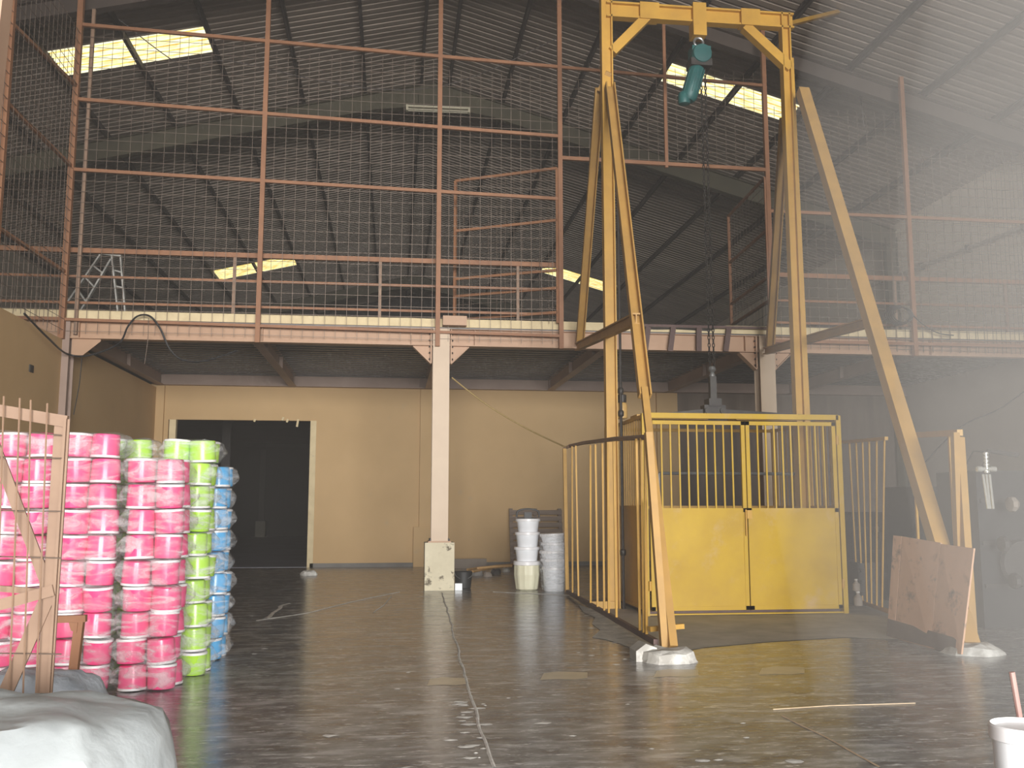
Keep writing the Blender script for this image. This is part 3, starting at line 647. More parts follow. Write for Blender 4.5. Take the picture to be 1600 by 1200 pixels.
for x in (p0.x, p1.x): MB().tube([(x, YC + 1.2, .08), (x, YC + 1.2, z)], .022, 8).build('leg', M_steel, hp, True)

# railings beside the lift
ra = thing('left_railing', 'leaning yellow barred railing panel between the pails and the cage', 'railing', (2.9, 13.5, 0))
B0 = A(886, 924, Z=.06); B1 = Vector((footL.x - .12, 9.75, .14)); T0 = A(882, 701, Y=B0.y); T1 = A(1013, 683, Y=9.75)
Tm = A(912, 692, Y=15.9)
MB().bar(B0, B1, .06, .05).build('bottom_rail', M_maroon, ra)
m = MB(); m.tube([T0, A(890, 697, Y=16.8), Tm, A(960, 686, Y=12.4), T1], .03, 6); m.build('top_rail', M_rust2, ra)
MB().bar(B0, T0, .07, .06).build('end_post', M_yel, ra); MB().bar(B1 + Vector((.06, -.1, -.1)), T1 + Vector((.0, 0, .05)), .085, .07).build('front_post', M_brace, ra)
tops = [905, 915, 925, 938, 945, 967, 981, 1000 - 0]
def seg(x):                                     # point of the top rail line above fraction
    return x
fr_b = [.10, .2, .38, .47, .55, .60, .68, .885, .915, .935]
for i, t in enumerate(fr_b):
    p = B0.lerp(B1, t); q = T0.lerp(T1, min(1, t + .03 + .04 * noise.noise(Vector((t * 9, 0, 0)))))
    yq = q.y; q = Vector((q.x + .03 * noise.noise(Vector((t * 13, 2, 0))), yq, q.z + (.0 if t > .3 else .02)))
    MB().bar(p, q, .026, .026).build('bar', M_yel, ra)
p = on(footL, topL, 1000); MB().bar(B1 + Vector((0, .25, .1)), B1 + Vector((.38, .3, .12)), .06, .05).build('cross_tie', M_yel, ra)
MB().bar(Vector((footL.x + .02, 9.9, .1)), A(1022, 780, Y=9.9), .05, .06).build('stay', M_brace, ra)
# cement foot
# (cement and scrap lumps)
def rock(name, c, r, h, seed, mat_, label, cat='cement lump', n=12):
    rn = random.Random(seed); vs = []; fs = []
    rings = [(1.0, 0), (.98, .25), (.9, .7), (.6, 1.0)]
    for k, (rr_, hh_) in enumerate(rings):
        for i in range(n):
            t = 2 * PI * i / n; q = rr_ * (1 + .22 * noise.noise(Vector((math.cos(t) * 1.3 + seed, math.sin(t) * 1.3, k * .4)))); vs.append((c[0] + r[0] * q * math.cos(t), c[1] + r[1] * q * math.sin(t), h * hh_ + .02 * rn.uniform(-1, 1) * (k > 1)))
    vs.append((c[0], c[1], h * 1.0))
    for k in range(3):
        for i in range(n): fs.append((k * n + i, k * n + (i + 1) % n, (k + 1) * n + (i + 1) % n, (k + 1) * n + i))
    fs += [(3 * n + i, 3 * n + (i + 1) % n, 4 * n) for i in range(n)]
    return tag(MB().add(vs, fs).build(name, mat_, origin=(c[0], c[1], 0)), label, cat)
c = A(1050, 1036, Z=0); rock('cement_lump', (c.x, c.y + .15), (.30, .26), .12, 3, M_cement, 'rough whitish cement foot under the left front brace of the hoist')
c = A(1524, 1022, Z=0); rock('cement_lump', (c.x, c.y + .05), (.3, .24), .1, 8, M_cement, 'dim cement foot under the right front brace behind the board')
c = A(1015, 1035, Z=0)
m = MB(); m.poly([(c.x - .12, .0), (c.x + .08, .0), (c.x + .09, .13), (c.x - .02, .17), (c.x - .12, .1)], c.y + .05, c.y + .32)
tag(m.build('broken_block', M_cement, origin=(c.x, c.y + .2, 0)), 'grey broken cement block left of the front brace foot', 'block')
# right railing
rb = thing('right_railing', 'dim yellow barred railing panel right of the lift cage', 'railing', (7, 12, 0))
R0 = A(1330, 935, Z=.05); R1 = A(1490, 990, Z=.12); S0 = A(1315, 691, Y=R0.y)
MB().bar(R0, R1, .05, .05).build('bottom_rail', M_yel, rb)
S1 = A(1385, 685, Y=R0.lerp(R1, .38).y); S2 = A(1426, 680, Y=R0.lerp(R1, .6).y); S3 = A(1500, 676, Y=9.9)
MB().bar(S0, S1, .05, .05).build('top_rail', M_yel, rb); MB().bar(S2, S3, .07, .06).build('top_rail', M_yel, rb)
for i, x in enumerate((1329, 1341, 1352, 1363, 1375, 1387)):
    t = (x - 1315) / (1390 - 1315); q = S0.lerp(S1, t); p = R0.lerp(R1, .38 * t + .02); MB().bar(p, q, .022, .022).build('bar', M_yel, rb)
MB().bar(Vector((S2.x, S2.y, .1)), S2, .03, .03).build('bar', M_yel, rb); MB().bar(Vector((S2.lerp(S3, .8).x, S2.lerp(S3, .8).y, .1)), S2.lerp(S3, .8), .03, .03).build('bar', M_yel, rb)
MB().bar(Vector((S3.x - .12, S3.y, .05)), S3 + Vector((-.06, 0, 0)), .07, .07).build('front_post', M_brace, rb)
MB().bar(Vector((footR.x + .1, footR.y + .1, .08)), S3 + Vector((.02, .05, -.05)), .08, .08).build('stay', M_brace, rb)
# plywood board leaning on the brace
bl = A(1388, 994, Z=.0); br = A(1504, 1026, Z=.0)
zt2 = A(1398, 836, Y=bl.y + .0).z
tl = A(1398, 836, Y=bl.y + .02); tr = A(1524, 857, Y=br.y + .05)
pb = thing('plywood_board', 'stained pinkish plywood board leaning on the right front brace', 'board', (bl + br) / 2)
nrm = (br - bl).cross(tl - bl).normalized() * .018
def quad3(a, b, c, d, nr): return MB().add([a, b, c, d, a + nr, b + nr, c + nr, d + nr], [(0, 1, 2, 3), (7, 6, 5, 4), (0, 4, 5, 1), (1, 5, 6, 2), (2, 6, 7, 3), (3, 7, 4, 0)])
lp = lambda u, v: (bl.lerp(br, u)).lerp(tl.lerp(tr, u), v)
quad3(lp(0, 0), lp(.115, 0), lp(.115, 1), lp(0, .995), nrm).build('edge_strip', M_ply, pb)
quad3(lp(.125, 0), lp(.62, 0), lp(.62, 1), lp(.125, 1), nrm).build('sheet', M_ply, pb)
quad3(lp(.625, 0), lp(1, .02), lp(1, 1), lp(.625, .99), nrm).build('sheet', M_ply, pb)
M_soot = mat('water_darkened_ply', (.16, .11, .085), (.11, .075, .06), 3, .8)
quad3(lp(0, 0.002) + nrm, lp(.93, .01) + nrm, lp(.93, .15) + nrm, lp(0, .17) + nrm, nrm * .2).build('wet_band', M_soot, pb)

# ================================================================ STACKS OF WRAPPED TUBS
def tub_meshes():
    r0, r1, h = .108, .115, .19
    body = MB().lathe([(.1, 0), (r0, .006), (r0 + .003, .03), (r1, h - .012), (r1, h)], n=22)
    rim = MB().lathe([(r1 - .004, h - .012), (r1 + .005, h - .010), (r1 + .004, h + .008), (r1 - .006, h + .011), (r1 - .02, h + .004)], n=22)
    return body, rim
tubproto = {}
def make_tub(colour, mt):
    t = thing('plastic_tub', '', 'tub', (0, 0, 0)); b, r = tub_meshes(); b.build('bowl', mt, t, True); r.build('rim', M_lid, t, True); return t
def dup(root):
    r = root.copy(); C.objects.link(r)
    for ch in list(root.children):
        c = ch.copy(); C.objects.link(c); c.parent = r
    return r
films = []
def film_mesh(seed, hx, hy, hz):
    nu, nv = 30, 16; vs = []; fs = []; se = lambda c, e: math.copysign(abs(c) ** e, c)
    for j in range(nv + 1):
        v = -PI / 2 + PI * j / nv
        for i in range(nu):
            u = 2 * PI * i / nu
            x = se(math.cos(v), .3) * se(math.cos(u), .38); y = se(math.cos(v), .3) * se(math.sin(u), .38); z = se(math.sin(v), .45)
            k = max(0, abs(x) - .82) / .18                       # ends pinch to a crease
            p = Vector((x * hx, y * hy, z * hz * (1 - .75 * k)))
            p.x *= 1 + .10 * k
            q = p * 8 + Vector((seed * 7, 0, 0)); nn = noise.noise(q) * .022 + abs(noise.noise(q * 2.3)) * .016 - abs(noise.noise(Vector((p.x * 3, p.y * 3, p.z * 30 + seed)))) * .006
            d = Vector((x, y, z)).normalized(); vs.append(p + d * (nn - .004))
    for j in range(nv):
        for i in range(nu): fs.append((j * nu + i, j * nu + (i + 1) % nu, (j + 1) * nu + (i + 1) % nu, (j + 1) * nu + i))
    return MB().add(vs, fs)
film_me = []
for s in range(5):
    o = film_mesh(s, .275, .245, .112).build('film_wrap', M_film, smooth=True); film_me.append(o.data); bpy.data.objects.remove(o)
ordw = ['bottom', 'second', 'third', 'fourth', 'fifth', 'sixth', 'seventh', 'eighth', 'ninth', 'tenth', 'eleventh']
RH = .2125
rs = random.Random(11)
def stack(colour, mt, cols, y0, deep_all=False):
    # cols: (x right edge, rows, column word)
    proto = None
    for ci, (xr, rows, cw) in enumerate(cols):
        for k in range(rows):
            ox, oy = rs.uniform(-.02, .02), rs.uniform(-.015, .015); yaw = rs.uniform(-.03, .03); cxx, cyy = xr - .245 + ox, y0 + .235 + oy
            f = bpy.data.objects.new('film_wrap', film_me[rs.randrange(5)]); C.objects.link(f); f.location = (cxx, cyy, k * RH + .106); f.rotation_euler = (0, rs.uniform(-.02, .02), yaw + (PI if rs.random() < .5 else 0))
            tag(f, f'clear plastic wrap around the {ordw[k]} layer of {cw} {colour} tubs', 'plastic bag', 'plastic wrap around the tubs')
            flip0 = rs.random() < .25
            for i in range(2):
                for j in range(2):
                    if j == 1 and not (ci == 0 or deep_all): continue
                    if proto is None: proto = make_tub(colour, mt); t = proto
                    else: t = dup(proto)
                    up = (i == 0) != flip0 if j == 0 else (i == 1) != flip0
                    t.location = (cxx + (i - .5) * .232, cyy + (j - .5) * .235, k * RH + (.008 if up else .204)); t.rotation_euler = ((0 if up else PI) + rs.uniform(-.05, .05), rs.uniform(-.06, .06), rs.uniform(0, 6)); t.scale = [rs.uniform(.97, 1.04)] * 2 + [1]
                    tag(t, f'{colour} tub, rim {"up" if up else "down"}, {"front" if j == 0 else "rear"} {"left" if i == 0 else "right"} of {ordw[k]} layer, {cw} stack', 'tub', f'{colour} tubs stacked in plastic wrap')
xe = A(283, 900, Y=8.5).x
stack('pink', M_pink, [(xe, 9, 'rightmost'), (xe - .54, 10, 'second from right'), (xe - 1.08, 10, 'third from right'), (xe - 1.62, 10, 'leftmost')], 8.42)
stack('lime green', M_green, [(xe + .1, 10, 'right'), (xe - .46, 10, 'left')], 9.12)
stack('sky blue', M_blue, [(A(346, 900, Y=10.2).x + .07, 9, 'single')], 9.98, True)

# ================================================================ LEFT FOREGROUND
# wire mesh trolley gate
YT = 5.2
def T(x, y, Y=YT): return A(x, y, Y=Y)
gt = thing('mesh_gate', 'pale brown angle iron mesh gate standing at the left edge', 'gate', T(80, 1110))
def bars(nm, a, b, wd=.045, w2=.03, m=M_rust2): return MB().bar(T(*a), T(*b), w2, wd, side=(0, 1, 0)).build(nm, m, gt)
bars('top_rail', (-160, 615), (105, 659), .06); 
m = MB(); m.bar(T(98, 655), T(66, 1135), .012, .075, side=(0, 1, 0)); m.bar(T(92, 655, YT + .03), T(60, 1135, YT + .03), .06, .012, side=(0, 1, 0)); m.bar(T(104, 655, YT + .0), T(74, 1135, YT + .0), .05, .014, side=(0, 1, 0)); m.build('stile', M_rust2, gt)
MB().bar(T(-60, 560, YT + .02), T(74, 915, YT + .02), .012, .055, side=(0, 1, 0)).build('diagonal', M_rust2, gt)
MB().bar(T(-100, 972, YT - .03), T(84, 922, YT - .03), .02, .055, side=(0, 1, 0)).build('middle_rail', M_rust2, gt)
MB().bar(T(-60, 915, YT + .05), T(70, 925, YT + .05), .02, .03, side=(0, 1, 0)).build('middle_rail', M_rust2, gt)
MB().bar(T(76, 930, YT - .01), T(-30, 1170, YT - .01), .012, .07, side=(0, 1, 0)).build('diagonal', M_rust2, gt)
for x0, x1, yt_ in ((6, -14, 619), (31, 10, 622), (48, 33, 625), (74, 52, 630), (-25, -40, 610)):
    MB().tube([T(x0, yt_, YT - .04), T((x0 + x1) / 2 + 3, 850, YT - .05), T(x1, 1180, YT - .04)], .0045, 5).build('wire', M_rust2, gt)
for y0, y1 in ((668, 680), (713, 716), (797, 799), (868, 872), (1020, 1022)):
    MB().tube([T(-60, y0, YT - .03), T(96, y1, YT - .03)], .0035, 5).build('wire', M_wire, gt)
st = thing('square_tube_stand', 'reddish brown square tube leg with a short crossbar beside the pink tubs', 'stand', T(110, 1100, 6.1))
m = MB(); m.bar(T(80, 968, 6.1), T(135, 966, 6.1), .04, .04, side=(0, 1, 0)); m.build('crossbar', M_rust, st)
pa_, pb_ = T(125, 968, 6.1), T(108, 1108, 6.1); MB().bar(pa_, pa_ + (pb_ - pa_) * (pa_.z / (pa_.z - pb_.z)), .045, .05, side=(0, 1, 0)).build('leg', M_rust, st)
MB().poly([tuple(T(110, 972, 6.1).xz), tuple(T(124, 972, 6.1).xz), tuple(T(122, 988, 6.1).xz), tuple(T(113, 984, 6.1).xz)], 6.07, 6.09).build('gusset', M_rust, st)
# scraps of peeling trim hanging at the top of the doorway
for x, y0, y1 in ((466, 655, 667), (450, 655, 660), (399, 655, 659), (443, 652, 657)):
    a_, b_ = A(x, y0, Y=YB - .03), A(x - 2, y1, Y=YB - .05); MB().bar(a_, b_, .05, .02, side=(1, 0, 0)).build('peeling_scrap', M_slab, wb)
# sun spots on the floor, painted as thin pale patches
M_patch = mat('painted_sun_spot', (.62, .53, .38), (.5, .43, .31), 5, .3)
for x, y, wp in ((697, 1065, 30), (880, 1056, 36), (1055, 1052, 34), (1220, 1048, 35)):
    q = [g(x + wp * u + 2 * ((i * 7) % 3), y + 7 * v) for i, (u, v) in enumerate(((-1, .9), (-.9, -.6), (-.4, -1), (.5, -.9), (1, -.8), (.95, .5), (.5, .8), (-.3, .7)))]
    MB().add([(p.x, p.y, .0015) for p in q], [tuple(range(8))]).build('sun_spot_patch', M_patch, fl)
# sacks
def sack(name, c, r, h, seed, m, lab, tilt=0, amp=.05, rot=0):
    vs = []; fs = []; nu, nv = 48, 20
    for j in range(nv + 1):
        v = -PI / 2 + PI * j / nv
        for i in range(nu):
            u = 2 * PI * i / nu; se = lambda q, e: math.copysign(abs(q) ** e, q)
            x, y, z = se(math.cos(v), .42) * se(math.cos(u), .5), se(math.cos(v), .42) * se(math.sin(u), .5), se(math.sin(v), .7)
            p = Vector((x * r[0], y * r[1], h / 2 + z * h / 2)); q = p * 4 + Vector((seed, seed, 0))
            nn = noise.noise(q) * amp * .8 + abs(noise.noise(q * 2.2)) * amp * .7 + abs(noise.noise(q * 5)) * amp * .35
            p += Vector((x, y, z)).normalized() * nn; p.z += tilt * p.x; p.z = max(p.z, .002)
            ca, sa = math.cos(rot), math.sin(rot)
            vs.append((c[0] + p.x * ca - p.y * sa, c[1] + p.x * sa + p.y * ca, c[2] + p.z))
    for j in range(nv):
        for i in range(nu): fs.append((j * nu + i, j * nu + (i + 1) % nu, (j + 1) * nu + (i + 1) % nu, (j + 1) * nu + i))
    return tag(MB().add(vs, fs).build(name, m, origin=c, smooth=True), lab, 'sack')
e1 = A(243, 1160, Y=3.9)
sack('white_sack', (e1.x - .92, 4.0, 0), (.92, .5), A(200, 1100, Y=4.0).z + .0, 2.0, M_sack, 'large plump white woven sack filling the bottom left corner', 0, .07, -.05)
c = A(62, 1130, Y=5.75)
sack('grey_sack', (c.x - .02, 5.75, 0), (.32, .25), A(62, 1052, Y=5.75).z, 5.0, M_sack2, 'grubby grey white sack behind the mesh gate by the pink tubs', 0, .05)
# near door post
pA, pB = A(12, 0, Y=2.4), A(-52, 600, Y=2.4); pB = pA.lerp(pB, pA.z / (pA.z - pB.z)); dx = Vector((-.15, .0, 0))
struct(MB().bar(pB + dx, pA + (pA - pB) * .15 + dx, .06, .30, side=(0, 1, 0)).build('trim_2', M_rust2))
# front right pail with broom handle
pc = A(1604, 1134, Y=3.3)
pt = thing('white_pail', 'brightly lit white pail at the bottom right corner', 'pail', (pc.x, 3.3, 0))
z1 = pc.z; MB().lathe([(.09, 0), (.1, .01), (.115, z1 - .03)], (pc.x, 3.3, 0), 28).build('body', M_white, pt, True); MB().lathe([(.113, z1 - .05), (.125, z1 - .045), (.125, z1), (.118, z1 + .005), (.105, z1 - .01)], (pc.x, 3.3, 0), 28).build('rim', M_lid, pt, True)
tag(MB().tube([A(1581, 1050, Y=3.6), A(1600, 1160, Y=3.6), A(1618, 1260, Y=3.6)], .011, 8).build('broom_handle', M_handle, origin=A(1618, 1260, Y=3.6), smooth=True), 'thin brown stick leaning up behind the bright white pail', 'stick')

# ================================================================ PAILS, PALLET AND CLUTTER BY THE BACK WALL
def ribbed_bin(c, h, lab):
    t = thing('ribbed_bin', lab, 'bin', c); m = MB(); n = 40; vs = []; fs = []
    prof = [(.17, 0), (.2, .02), (.235, h * .6), (.232, h)]
    for r, z in prof:
        for k in range(n): q = r * (1 + (.025 if k % 4 < 2 else -.01)); vs.append((c[0] + q * math.cos(2 * PI * k / n), c[1] + q * math.sin(2 * PI * k / n), z))
    for i in range(len(prof) - 1):
        for k in range(n): fs.append((i * n + k, i * n + (k + 1) % n, (i + 1) * n + (k + 1) % n, (i + 1) * n + k))
    m.add(vs, fs); m.build('body', M_cream, t); MB().lathe([(.23, h - .02), (.25, h - .01), (.25, h + .05), (.235, h + .06)], c, 30).build('rim', M_lid, t, True)
def pail(c, r, h, lab, mt=M_white, tilt=0):
    t = thing('white_pail', lab, 'pail', c, 'stacked white pails')
    MB().lathe([(r * .8, 0), (r * .84, .01), (r * .97, h - .03), (r * .97, h)], c, 26).build('body', mt, t, True)
    MB().lathe([(r * .95, h - .045), (r * 1.06, h - .04), (r * 1.06, h + .005), (r * .98, h + .012)], c, 26).build('rim', M_lid, t, True)
    t.rotation_euler = (0, tilt, 0); return t
p = A(826, 923, Z=0); p = Vector((p.x, p.y + .22, 0))
hb = A(826, 877, Y=p.y).z
ribbed_bin(tuple(p), hb - .05, 'ribbed cream bin at the bottom of the taller pail stack')
zz = hb
for k, yt_ in enumerate((855, 832, 811)):
    z1 = A(826, yt_, Y=p.y).z; pail((p.x + .01 * k, p.y, zz), .225 - .004 * k, z1 - zz, ['lower', 'middle', 'top'][k] + ' bluish white pail standing on the ribbed cream bin'); zz = z1 + .004
bh = thing('black_basket_lid', 'black plastic handle piece on top of the taller pail stack', 'handle', (p.x, p.y, zz))
m = MB(); m.tube([(p.x + .21 * math.cos(t) + .02, p.y, zz + .03 + .15 * max(0, math.sin(t)) ** .4) for t in [i * PI / 14 for i in range(15)]], .016, 6); m.build('hoop', M_black, bh, True)
MB().box((p.x - .05, p.y - .03, zz + .01), (p.x + .09, p.y + .03, zz + .12)).build('grip', M_black, bh); MB().lathe([(.19, 0), (.19, .02)], (p.x, p.y, zz + .0), 20).build('disc', M_black, bh)
p = A(869, 925, Z=0); p = Vector((p.x, p.y + .22, 0)); zz = 0; prev = 0
for k, yt_ in enumerate((886, 873, 861, 848, 834)):
    z1 = A(869, yt_, Y=p.y).z
    h = z1 - zz if k == 0 else z1 - prev
    pail((p.x + [0, .005, -.01, .01, -.015][k], p.y, 0 if k == 0 else prev + .005), [.215, .235, .24, .235, .225][k], h - .005, ['bottom', 'second', 'middle', 'fourth', 'top slightly tilted'][k] + ' pail of the shorter plastic wrapped stack', tilt=-.05 if k == 4 else 0); prev = z1
m = MB(); vs = []; fs = []; n = 28; hs = [i / 14 for i in range(15)]
for h in hs:
    for k in range(n):
        t = 2 * PI * k / n; q = .26 - .05 * max(0, .35 - h) / .35 + .02 * noise.noise(Vector((math.cos(t) * 3, math.sin(t) * 3, h * 6))); vs.append((p.x + q * math.cos(t), p.y + q * math.sin(t), .01 + h * (prev - .02)))
for i in range(14):
    for k in range(n): fs.append((i * n + k, i * n + (k + 1) % n, (i + 1) * n + (k + 1) % n, (i + 1) * n + k))
m.add(vs, fs); tag(m.build('film_wrap', M_film2, origin=tuple(p), smooth=True), 'crumpled clear plastic wrap around the shorter pail stack', 'plastic bag')
# slatted pallet against wall
c0, c1 = A(798, 881, Y=24.4), A(882, 881, Y=24.4); zt_ = A(840, 798, Y=24.6).z
pl = thing('slatted_pallet', 'dark weathered slatted pallet leaning on the back wall behind the pails', 'pallet', ((c0.x + c1.x) / 2, 24.4, 0))
ly = lambda z: 24.4 + .35 * z / zt_
for x in (c0.x + .05, (c0.x + c1.x) / 2, c1.x - .05): MB().bar((x, ly(0) + .06, .03), (x, ly(zt_) + .06, zt_ + .05), .06, .09, side=(0, 1, 0)).build('stringer', M_wood, pl)
for i in range(9):
    z = .12 + (zt_ - .15) * i / 8; MB().box((c0.x, ly(z) - .02, z - .07), (c1.x, ly(z) + .01, z + .045)).build('slat', M_wood, pl)
# board, poles, black bucket and small block by the column
tag(MB().box((A(703, 880, Y=24.2).x, 24.15, .0), (A(760, 880, Y=24.2).x, 24.2, A(730, 873, Y=24.2).z)).build('flat_board', M_board, origin=(1.5, 24.2, 0)), 'grey brown board standing on edge by the back wall right of the column', 'board')
for i, (a, b) in enumerate((((730, 890), (815, 881)), ((738, 893), (822, 879)), ((745, 888), (800, 884)))):
    pa, pb_ = A(*a, Z=.06 + .05 * i), A(*b, Z=.10 + .05 * i); tag(MB().tube([pa, pa.lerp(pb_, .5) + Vector((0, 0, .01)), pb_], .03, 7).build('bamboo_pole', M_bamboo, origin=pa), ['lowest of the three orange poles lying behind the central column', 'longest of the three orange poles pointing towards the pails', 'topmost short pole of the three lying orange poles'][i], 'pole', 'poles lying by the back wall')
for i, (x, y, s) in enumerate(((745, 899, .14), (762, 901, .1), (775, 897, .12), (790, 893, .1))):
    c = A(x, y, Z=0); rock('rubble_scrap', (c.x, c.y), (s, s * .8), s * .9, 20 + i, [M_curb, M_board, M_junk2, M_cement][i], ['largest grey crumpled scrap', 'brown crumpled scrap', 'dark crumpled scrap', 'pale crumpled scrap'][i] + ' on the floor below the orange poles', 'scrap')
c = A(722, 920, Z=0); c = Vector((c.x + .03, c.y + .1, 0))
bk = thing('black_bucket', 'dark bucket with small handle on the floor right of the central column', 'bucket', c); MB().lathe([(.12, 0), (.14, .01), (.17, .3), (.165, .31), (.15, .29)], c, 22).build('body', M_junk, bk, True)
MB().tube([(c.x + .17 * math.cos(t), c.y - .12 - .02 * math.sin(t), .3 - .12 * math.sin(t)) for t in [i * PI / 12 for i in range(13)]], .006, 5).build('handle', M_steel, bk)
c = A(716, 922, Z=0); tag(MB().box((c.x - .06, c.y - .02, 0), (c.x + .07, c.y + .1, .12)).build('small_block', M_white, origin=(c.x, c.y, 0)), 'small whitish block on the floor in front of the dark bucket', 'block')
# block on floor by doorway and carton by blue stack
c = A(349, 988, Z=0); tag(MB().box((c.x - .05, c.y, 0), (c.x + .07, c.y + .12, .17)).build('cement_brick', M_board, origin=(c.x, c.y, 0)), 'small brown block on the floor right of the blue tubs', 'block')
c = A(483, 899, Z=0); rock('rubble_scrap', (c.x, c.y), (.18, .12), .1, 31, M_joint, 'white debris at the foot of the doorway jamb', 'scrap')
# dark crates behind right railing
for i, (x0, y0, x1, y1, Y, mt, lab) in enumerate(((1330, 800, 1400, 905, 15.5, M_junk, 'dark crate pile behind the right railing bars'), (1340, 880, 1375, 930, 14.2, M_junk2, 'dull grey box on the floor behind the right railing'),
        (1425, 760, 1520, 900, 14.5, M_junk, 'large dark cabinet behind the plywood board'), (1524, 735, 1660, 1010, 11.5, M_junk, 'big dark machine body at the right edge'))):
    a = A(x0, y0, Y=Y); b = A(x1, y1, Y=Y); t = thing('storage_crate' if i < 3 else 'machine', lab, 'crate' if i < 3 else 'machine', ((a.x + b.x) / 2, Y, 0))
    m = MB(); m.box((a.x, Y, 0), (b.x, Y + .9, a.z)); m.build('body', mt, t)
    for k in range(3): zq = a.z * (.25 + .27 * k); MB().box((a.x + .03, Y - .03, zq), (b.x - .03, Y - .001, zq + .05)).build('band', M_junk2, t)
    if i == 3:
        MB().lathe([(.1, 0), (.28, .01), (.3, .06), (.28, .1), (.1, .11)], ((a.x + .5), Y - .15, .8), 20, axis='y').build('wheel', M_junk2, t, True)
        MB().tube([(a.x + .1, Y, a.z), (a.x + .2, Y, a.z + .25), (a.x + .6, Y, a.z + .2)], .03, 8).build('pipe', M_junk2, t, True)
for i, (x, y, Y, s) in enumerate(((1338, 918, 13.2, .05), (1341, 940, 13.2, .06), (1370, 828, 15.3, .04))):
    c = A(x, y, Y=Y); t = thing('small_bottle', ['white bottle standing upright', 'short white bottle at the bottom', 'pale small bottle high'][i] + ' among the dark crates behind right railing', 'bottle', (c.x, Y, c.z - s)); MB().lathe([(s * .8, 0), (s, .01), (s, s * 2), (s * .4, s * 2.6), (s * .4, s * 3)], (c.x, Y, c.z - s), 12).build('body', M_board, t, True); MB().lathe([(s * .45, s * 3), (s * .45, s * 3.4)], (c.x, Y, c.z - s), 12).build('cap', M_joint, t, True)
for i, (x, y) in enumerate(((1583, 788), (1570, 850), (1588, 908))):
    c = A(x, y, Y=11.2); tag(MB().lathe([(.02, -.06), (.09, -.05), (.1, .0), (.06, .05), (.02, .06)], tuple(c), 9, axis='x').build('scrap_part', M_junk2 if i else M_board, origin=c, smooth=True), ['upper', 'middle', 'lower'][i] + ' pale scrap piece on the dark machine at right edge', 'scrap')
# shiny hanging tool
Yt = 11.0; T0_ = A(1540, 706, Y=Yt)
tl_ = thing('hanging_tool', 'shiny pale tool with ringed neck and long strips hanging near the right wall', 'tool', T0_)
pr = []
for i in range(6): pr += [(.02, -i * .045), (.033, -i * .045 - .015), (.033, -i * .045 - .028), (.02, -i * .045 - .04)]
MB().lathe(pr, tuple(T0_), 12).build('ringed_neck', M_chrome, tl_, True)
c = A(1541, 733, Y=Yt); m = MB(); m.lathe([(.02, -.13), (.035, -.12), (.035, -.06), (.025, -.05), (.025, .05), (.035, .06), (.035, .12), (.02, .13)], tuple(c), 10, axis='x'); m.build('cross_hub', M_chrome, tl_, True)
for xa, xb in ((1536, 1544), (1541, 1547), (1546, 1552)): MB().bar(A(xa, 741, Y=Yt), A(xb, 795, Y=Yt), .012, .028, side=(0, 1, 0)).build('strip', M_chrome, tl_)
MB().tube([T0_, T0_ + Vector((0, .25, .02)), T0_ + Vector((.02, .62, -.3))], .01, 6).build('hook_arm', M_iron, tl_)

# ================================================================ ON THE MEZZANINE AND CABLES
YL = 19.6
ld = thing('step_ladder', 'aluminium step ladder standing open on the mezzanine at left', 'ladder', A(155, 495, Y=YL))
def L(x, y, dy=0): return A(x, y, Y=YL + dy)
for a, b in (((158, 397), (108, 470)), ((174, 405), (122, 494)), ((175, 397), (186, 498)), ((189, 402), (197, 498))):
    pa_, pb_ = L(*a), L(*b); pb_ = pa_ + (pb_ - pa_) * ((pa_.z - 5.0) / (pa_.z - pb_.z)); MB().cbar(pa_, pb_, .07, .04, .008, side=(0, 1, 0)).build('leg', M_alu, ld)
for t in (.25, .5, .75):
    a0, b0 = Vector(L(158, 397)).lerp(L(108, 470), t), Vector(L(174, 405)).lerp(L(122, 494), t); MB().bar(a0, b0, .06, .03, side=(0, 1, 0)).build('step', M_alu, ld)
    a0, b0 = Vector(L(175, 397)).lerp(L(186, 498), t), Vector(L(189, 402)).lerp(L(197, 498), t); MB().bar(a0, b0, .03, .03, side=(0, 1, 0)).build('rung', M_alu, ld)
MB().bar(L(155, 396), L(190, 400), .12, .05).build('top_cap', M_alu, ld)
c = A(650, 500, Y=24); rock('tarp_heap', (c.x, 24.0), (1.6, 1.0), .65, 5, M_tarp, 'low brown tarp covered heap on the mezzanine behind the guard rail', 'heap').location.z = 5.0
c = A(1300, 510, Y=19.5); tc_ = thing('dark_carton', 'dark boxy object on the mezzanine right of the yellow mast', 'box', (c.x, 19.5, 5.0)); MB().box((c.x - .35, 19.5, 5.0), (c.x + .35, 20.1, 5.42)).build('body', M_junk, tc_); MB().box((c.x - .37, 19.48, 5.42), (c.x + .37, 20.12, 5.47)).build('lid', M_junk2, tc_)
# fluorescent fixture under rafter
fa, fb = A(636, 168, Y=24.7), A(733, 172, Y=24.7)
ft = thing('batten_lamp', 'unlit cream fluorescent batten hanging below the roof apex', 'lamp', (fa + fb) / 2)
MB().bar(fa + Vector((0, 0, .03)), fb + Vector((0, 0, .03)), .12, .05, side=(0, 1, 0)).build('housing', M_lampcol, ft)
for k in (-1, 1): MB().tube([fa + Vector((.03, k * .05, -.06)), fb + Vector((-.03, k * .05, -.06))], .018, 8).build('tube', M_lampcol, ft, True)
for q in (fa, fb): MB().box((q.x - .03, q.y - .07, q.z - .09), (q.x + .03, q.y + .07, q.z + .06)).build('end_holder', M_lampcol, ft)
MB().tube([fa + Vector((.3, 0, .05)), fa + Vector((.3, .2, .5))], .006, 5).build('hanger', M_iron, ft); MB().tube([fb + Vector((-.3, 0, .05)), fb + Vector((-.3, .2, .5))], .006, 5).build('hanger', M_iron, ft)
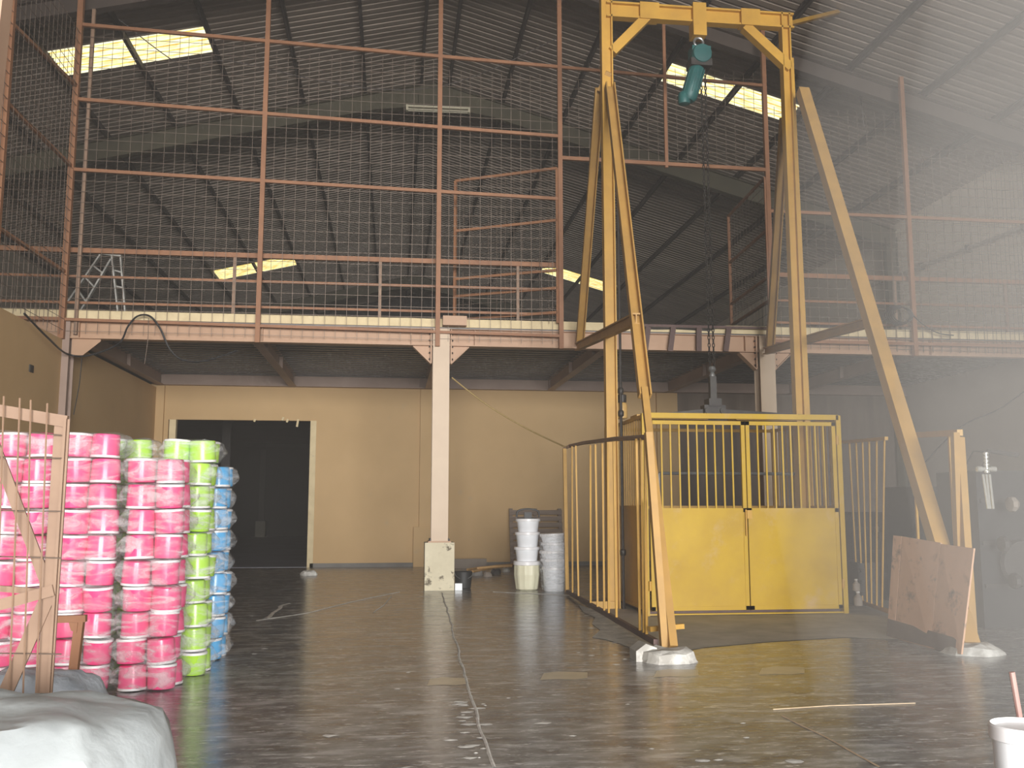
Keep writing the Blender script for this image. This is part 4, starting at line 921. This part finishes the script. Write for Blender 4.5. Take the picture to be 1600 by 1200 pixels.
def catmull(P, n=8):
    out = []; P = [P[0]] + P + [P[-1]]
    for i in range(1, len(P) - 2):
        for k in range(n):
            t = k / n; p0, p1, p2, p3 = P[i - 1:i + 3]; out.append(.5 * ((2 * p1) + (p2 - p0) * t + (2 * p0 - 5 * p1 + 4 * p2 - p3) * t * t + (3 * p1 - p0 - 3 * p2 + p3) * t ** 3))
    return out + [P[-1]]
def cable(pts, Y, r, m, lab, nm='cable', cat='cable'):
    P = catmull([A(x, y, Y=(Y if not isinstance(Y, (list, tuple)) else Y[i])) for i, (x, y) in enumerate(pts)]); return tag(MB().tube(P, r, 6).build(nm, m, origin=P[0], smooth=True), lab, cat)
Yc = YFn - .1
cable([(38, 490), (75, 528), (105, 553), (140, 555), (185, 537), (200, 510), (215, 494), (234, 494), (250, 513), (265, 545), (285, 562), (320, 564), (370, 548)], [15.5, 16.5] + [Yc] * 11, .018, M_black, 'thick black cable sagging and looping over the left beam end')
cable([(128, 560), (124, 600), (115, 648)], Yc, .008, M_black, 'thin dark cable end hanging down by the left wall corner')
cable([(232, 497), (231, 530), (226, 568)], Yc, .006, M_wire, 'thin wire dangling from the black cable loop')
cable([(706, 590), (760, 632), (820, 668), (884, 699)], [YM - .2, YM - .3, 17.6, B0.y], .014, M_rope, 'yellow rope tied from the central column to the left railing', 'rope', 'rope')
cable([(1440, 728), (1500, 668), (1560, 640), (1600, 612)], [16, 16, 16, 16], .012, M_black, 'thin dark cable rising to the right behind the hanging tool')
cable([(185, 0 + 30), (290, 105), (355, 95), (520, 130), (640, 140), (740, 120), (870, 60)], [18.7] * 7, .010, M_purlin, 'thin dark wire sagging under the roof near the apex')
cable([(1322, 20), (1330, 95), (1344, 150), (1350, 200)], 19, .014, M_purlin, 'dark wire hanging from the right roof slope')
# coil of cable on the right fence and pipes on the right wall
m = MB(); cc = A(1402, 493, Y=YFn - .06)
for k in range(5):
    r = .20 - .012 * k; m.tube([(cc.x + (r + .06) * math.cos(t) + .02 * k, cc.y - .02 * k, cc.z + r * math.sin(t)) for t in [i * PI / 14 for i in range(28)]], .012, 5, closed=True)
tag(m.build('cable_coil', M_black, origin=cc), 'coiled black cable hung on the right part of the mesh fence', 'cable coil')
cable([(1420, 485), (1440, 505), (1465, 520), (1490, 524)], YFn - .06, .014, M_black, 'loose tail of black cable beside the hanging coil')
cable([(1400, 488), (1380, 500), (1362, 512)], YFn - .06, .01, M_black, 'short cable tail left of the hanging coil')
pw = thing('wall_pipe', 'long pale conduit pipe running along the right wall above the mezzanine', 'pipe', (XR - .1, 22, 6.3))
q0, q1 = A(1345, 452, X=XR - .08), A(1640, 340, X=XR - .08)
MB().tube([q0, q1], .06, 10).build('pipe', M_wall2, pw, True)
for t in (.15, .4, .65, .9): q = q0.lerp(q1, t); MB().box((XR - .15, q.y - .04, q.z - .09), (XR, q.y + .04, q.z + .09)).build('pipe_clip', M_iron, pw)
c = A(48, 576, X=XW); tag(MB().box((XW, c.y - .08, c.z - .06), (XW + .02, c.y + .08, c.z + .06)).build('wall_socket', M_iron, origin=c), 'small dark socket plate high on the left cream wall', 'socket')
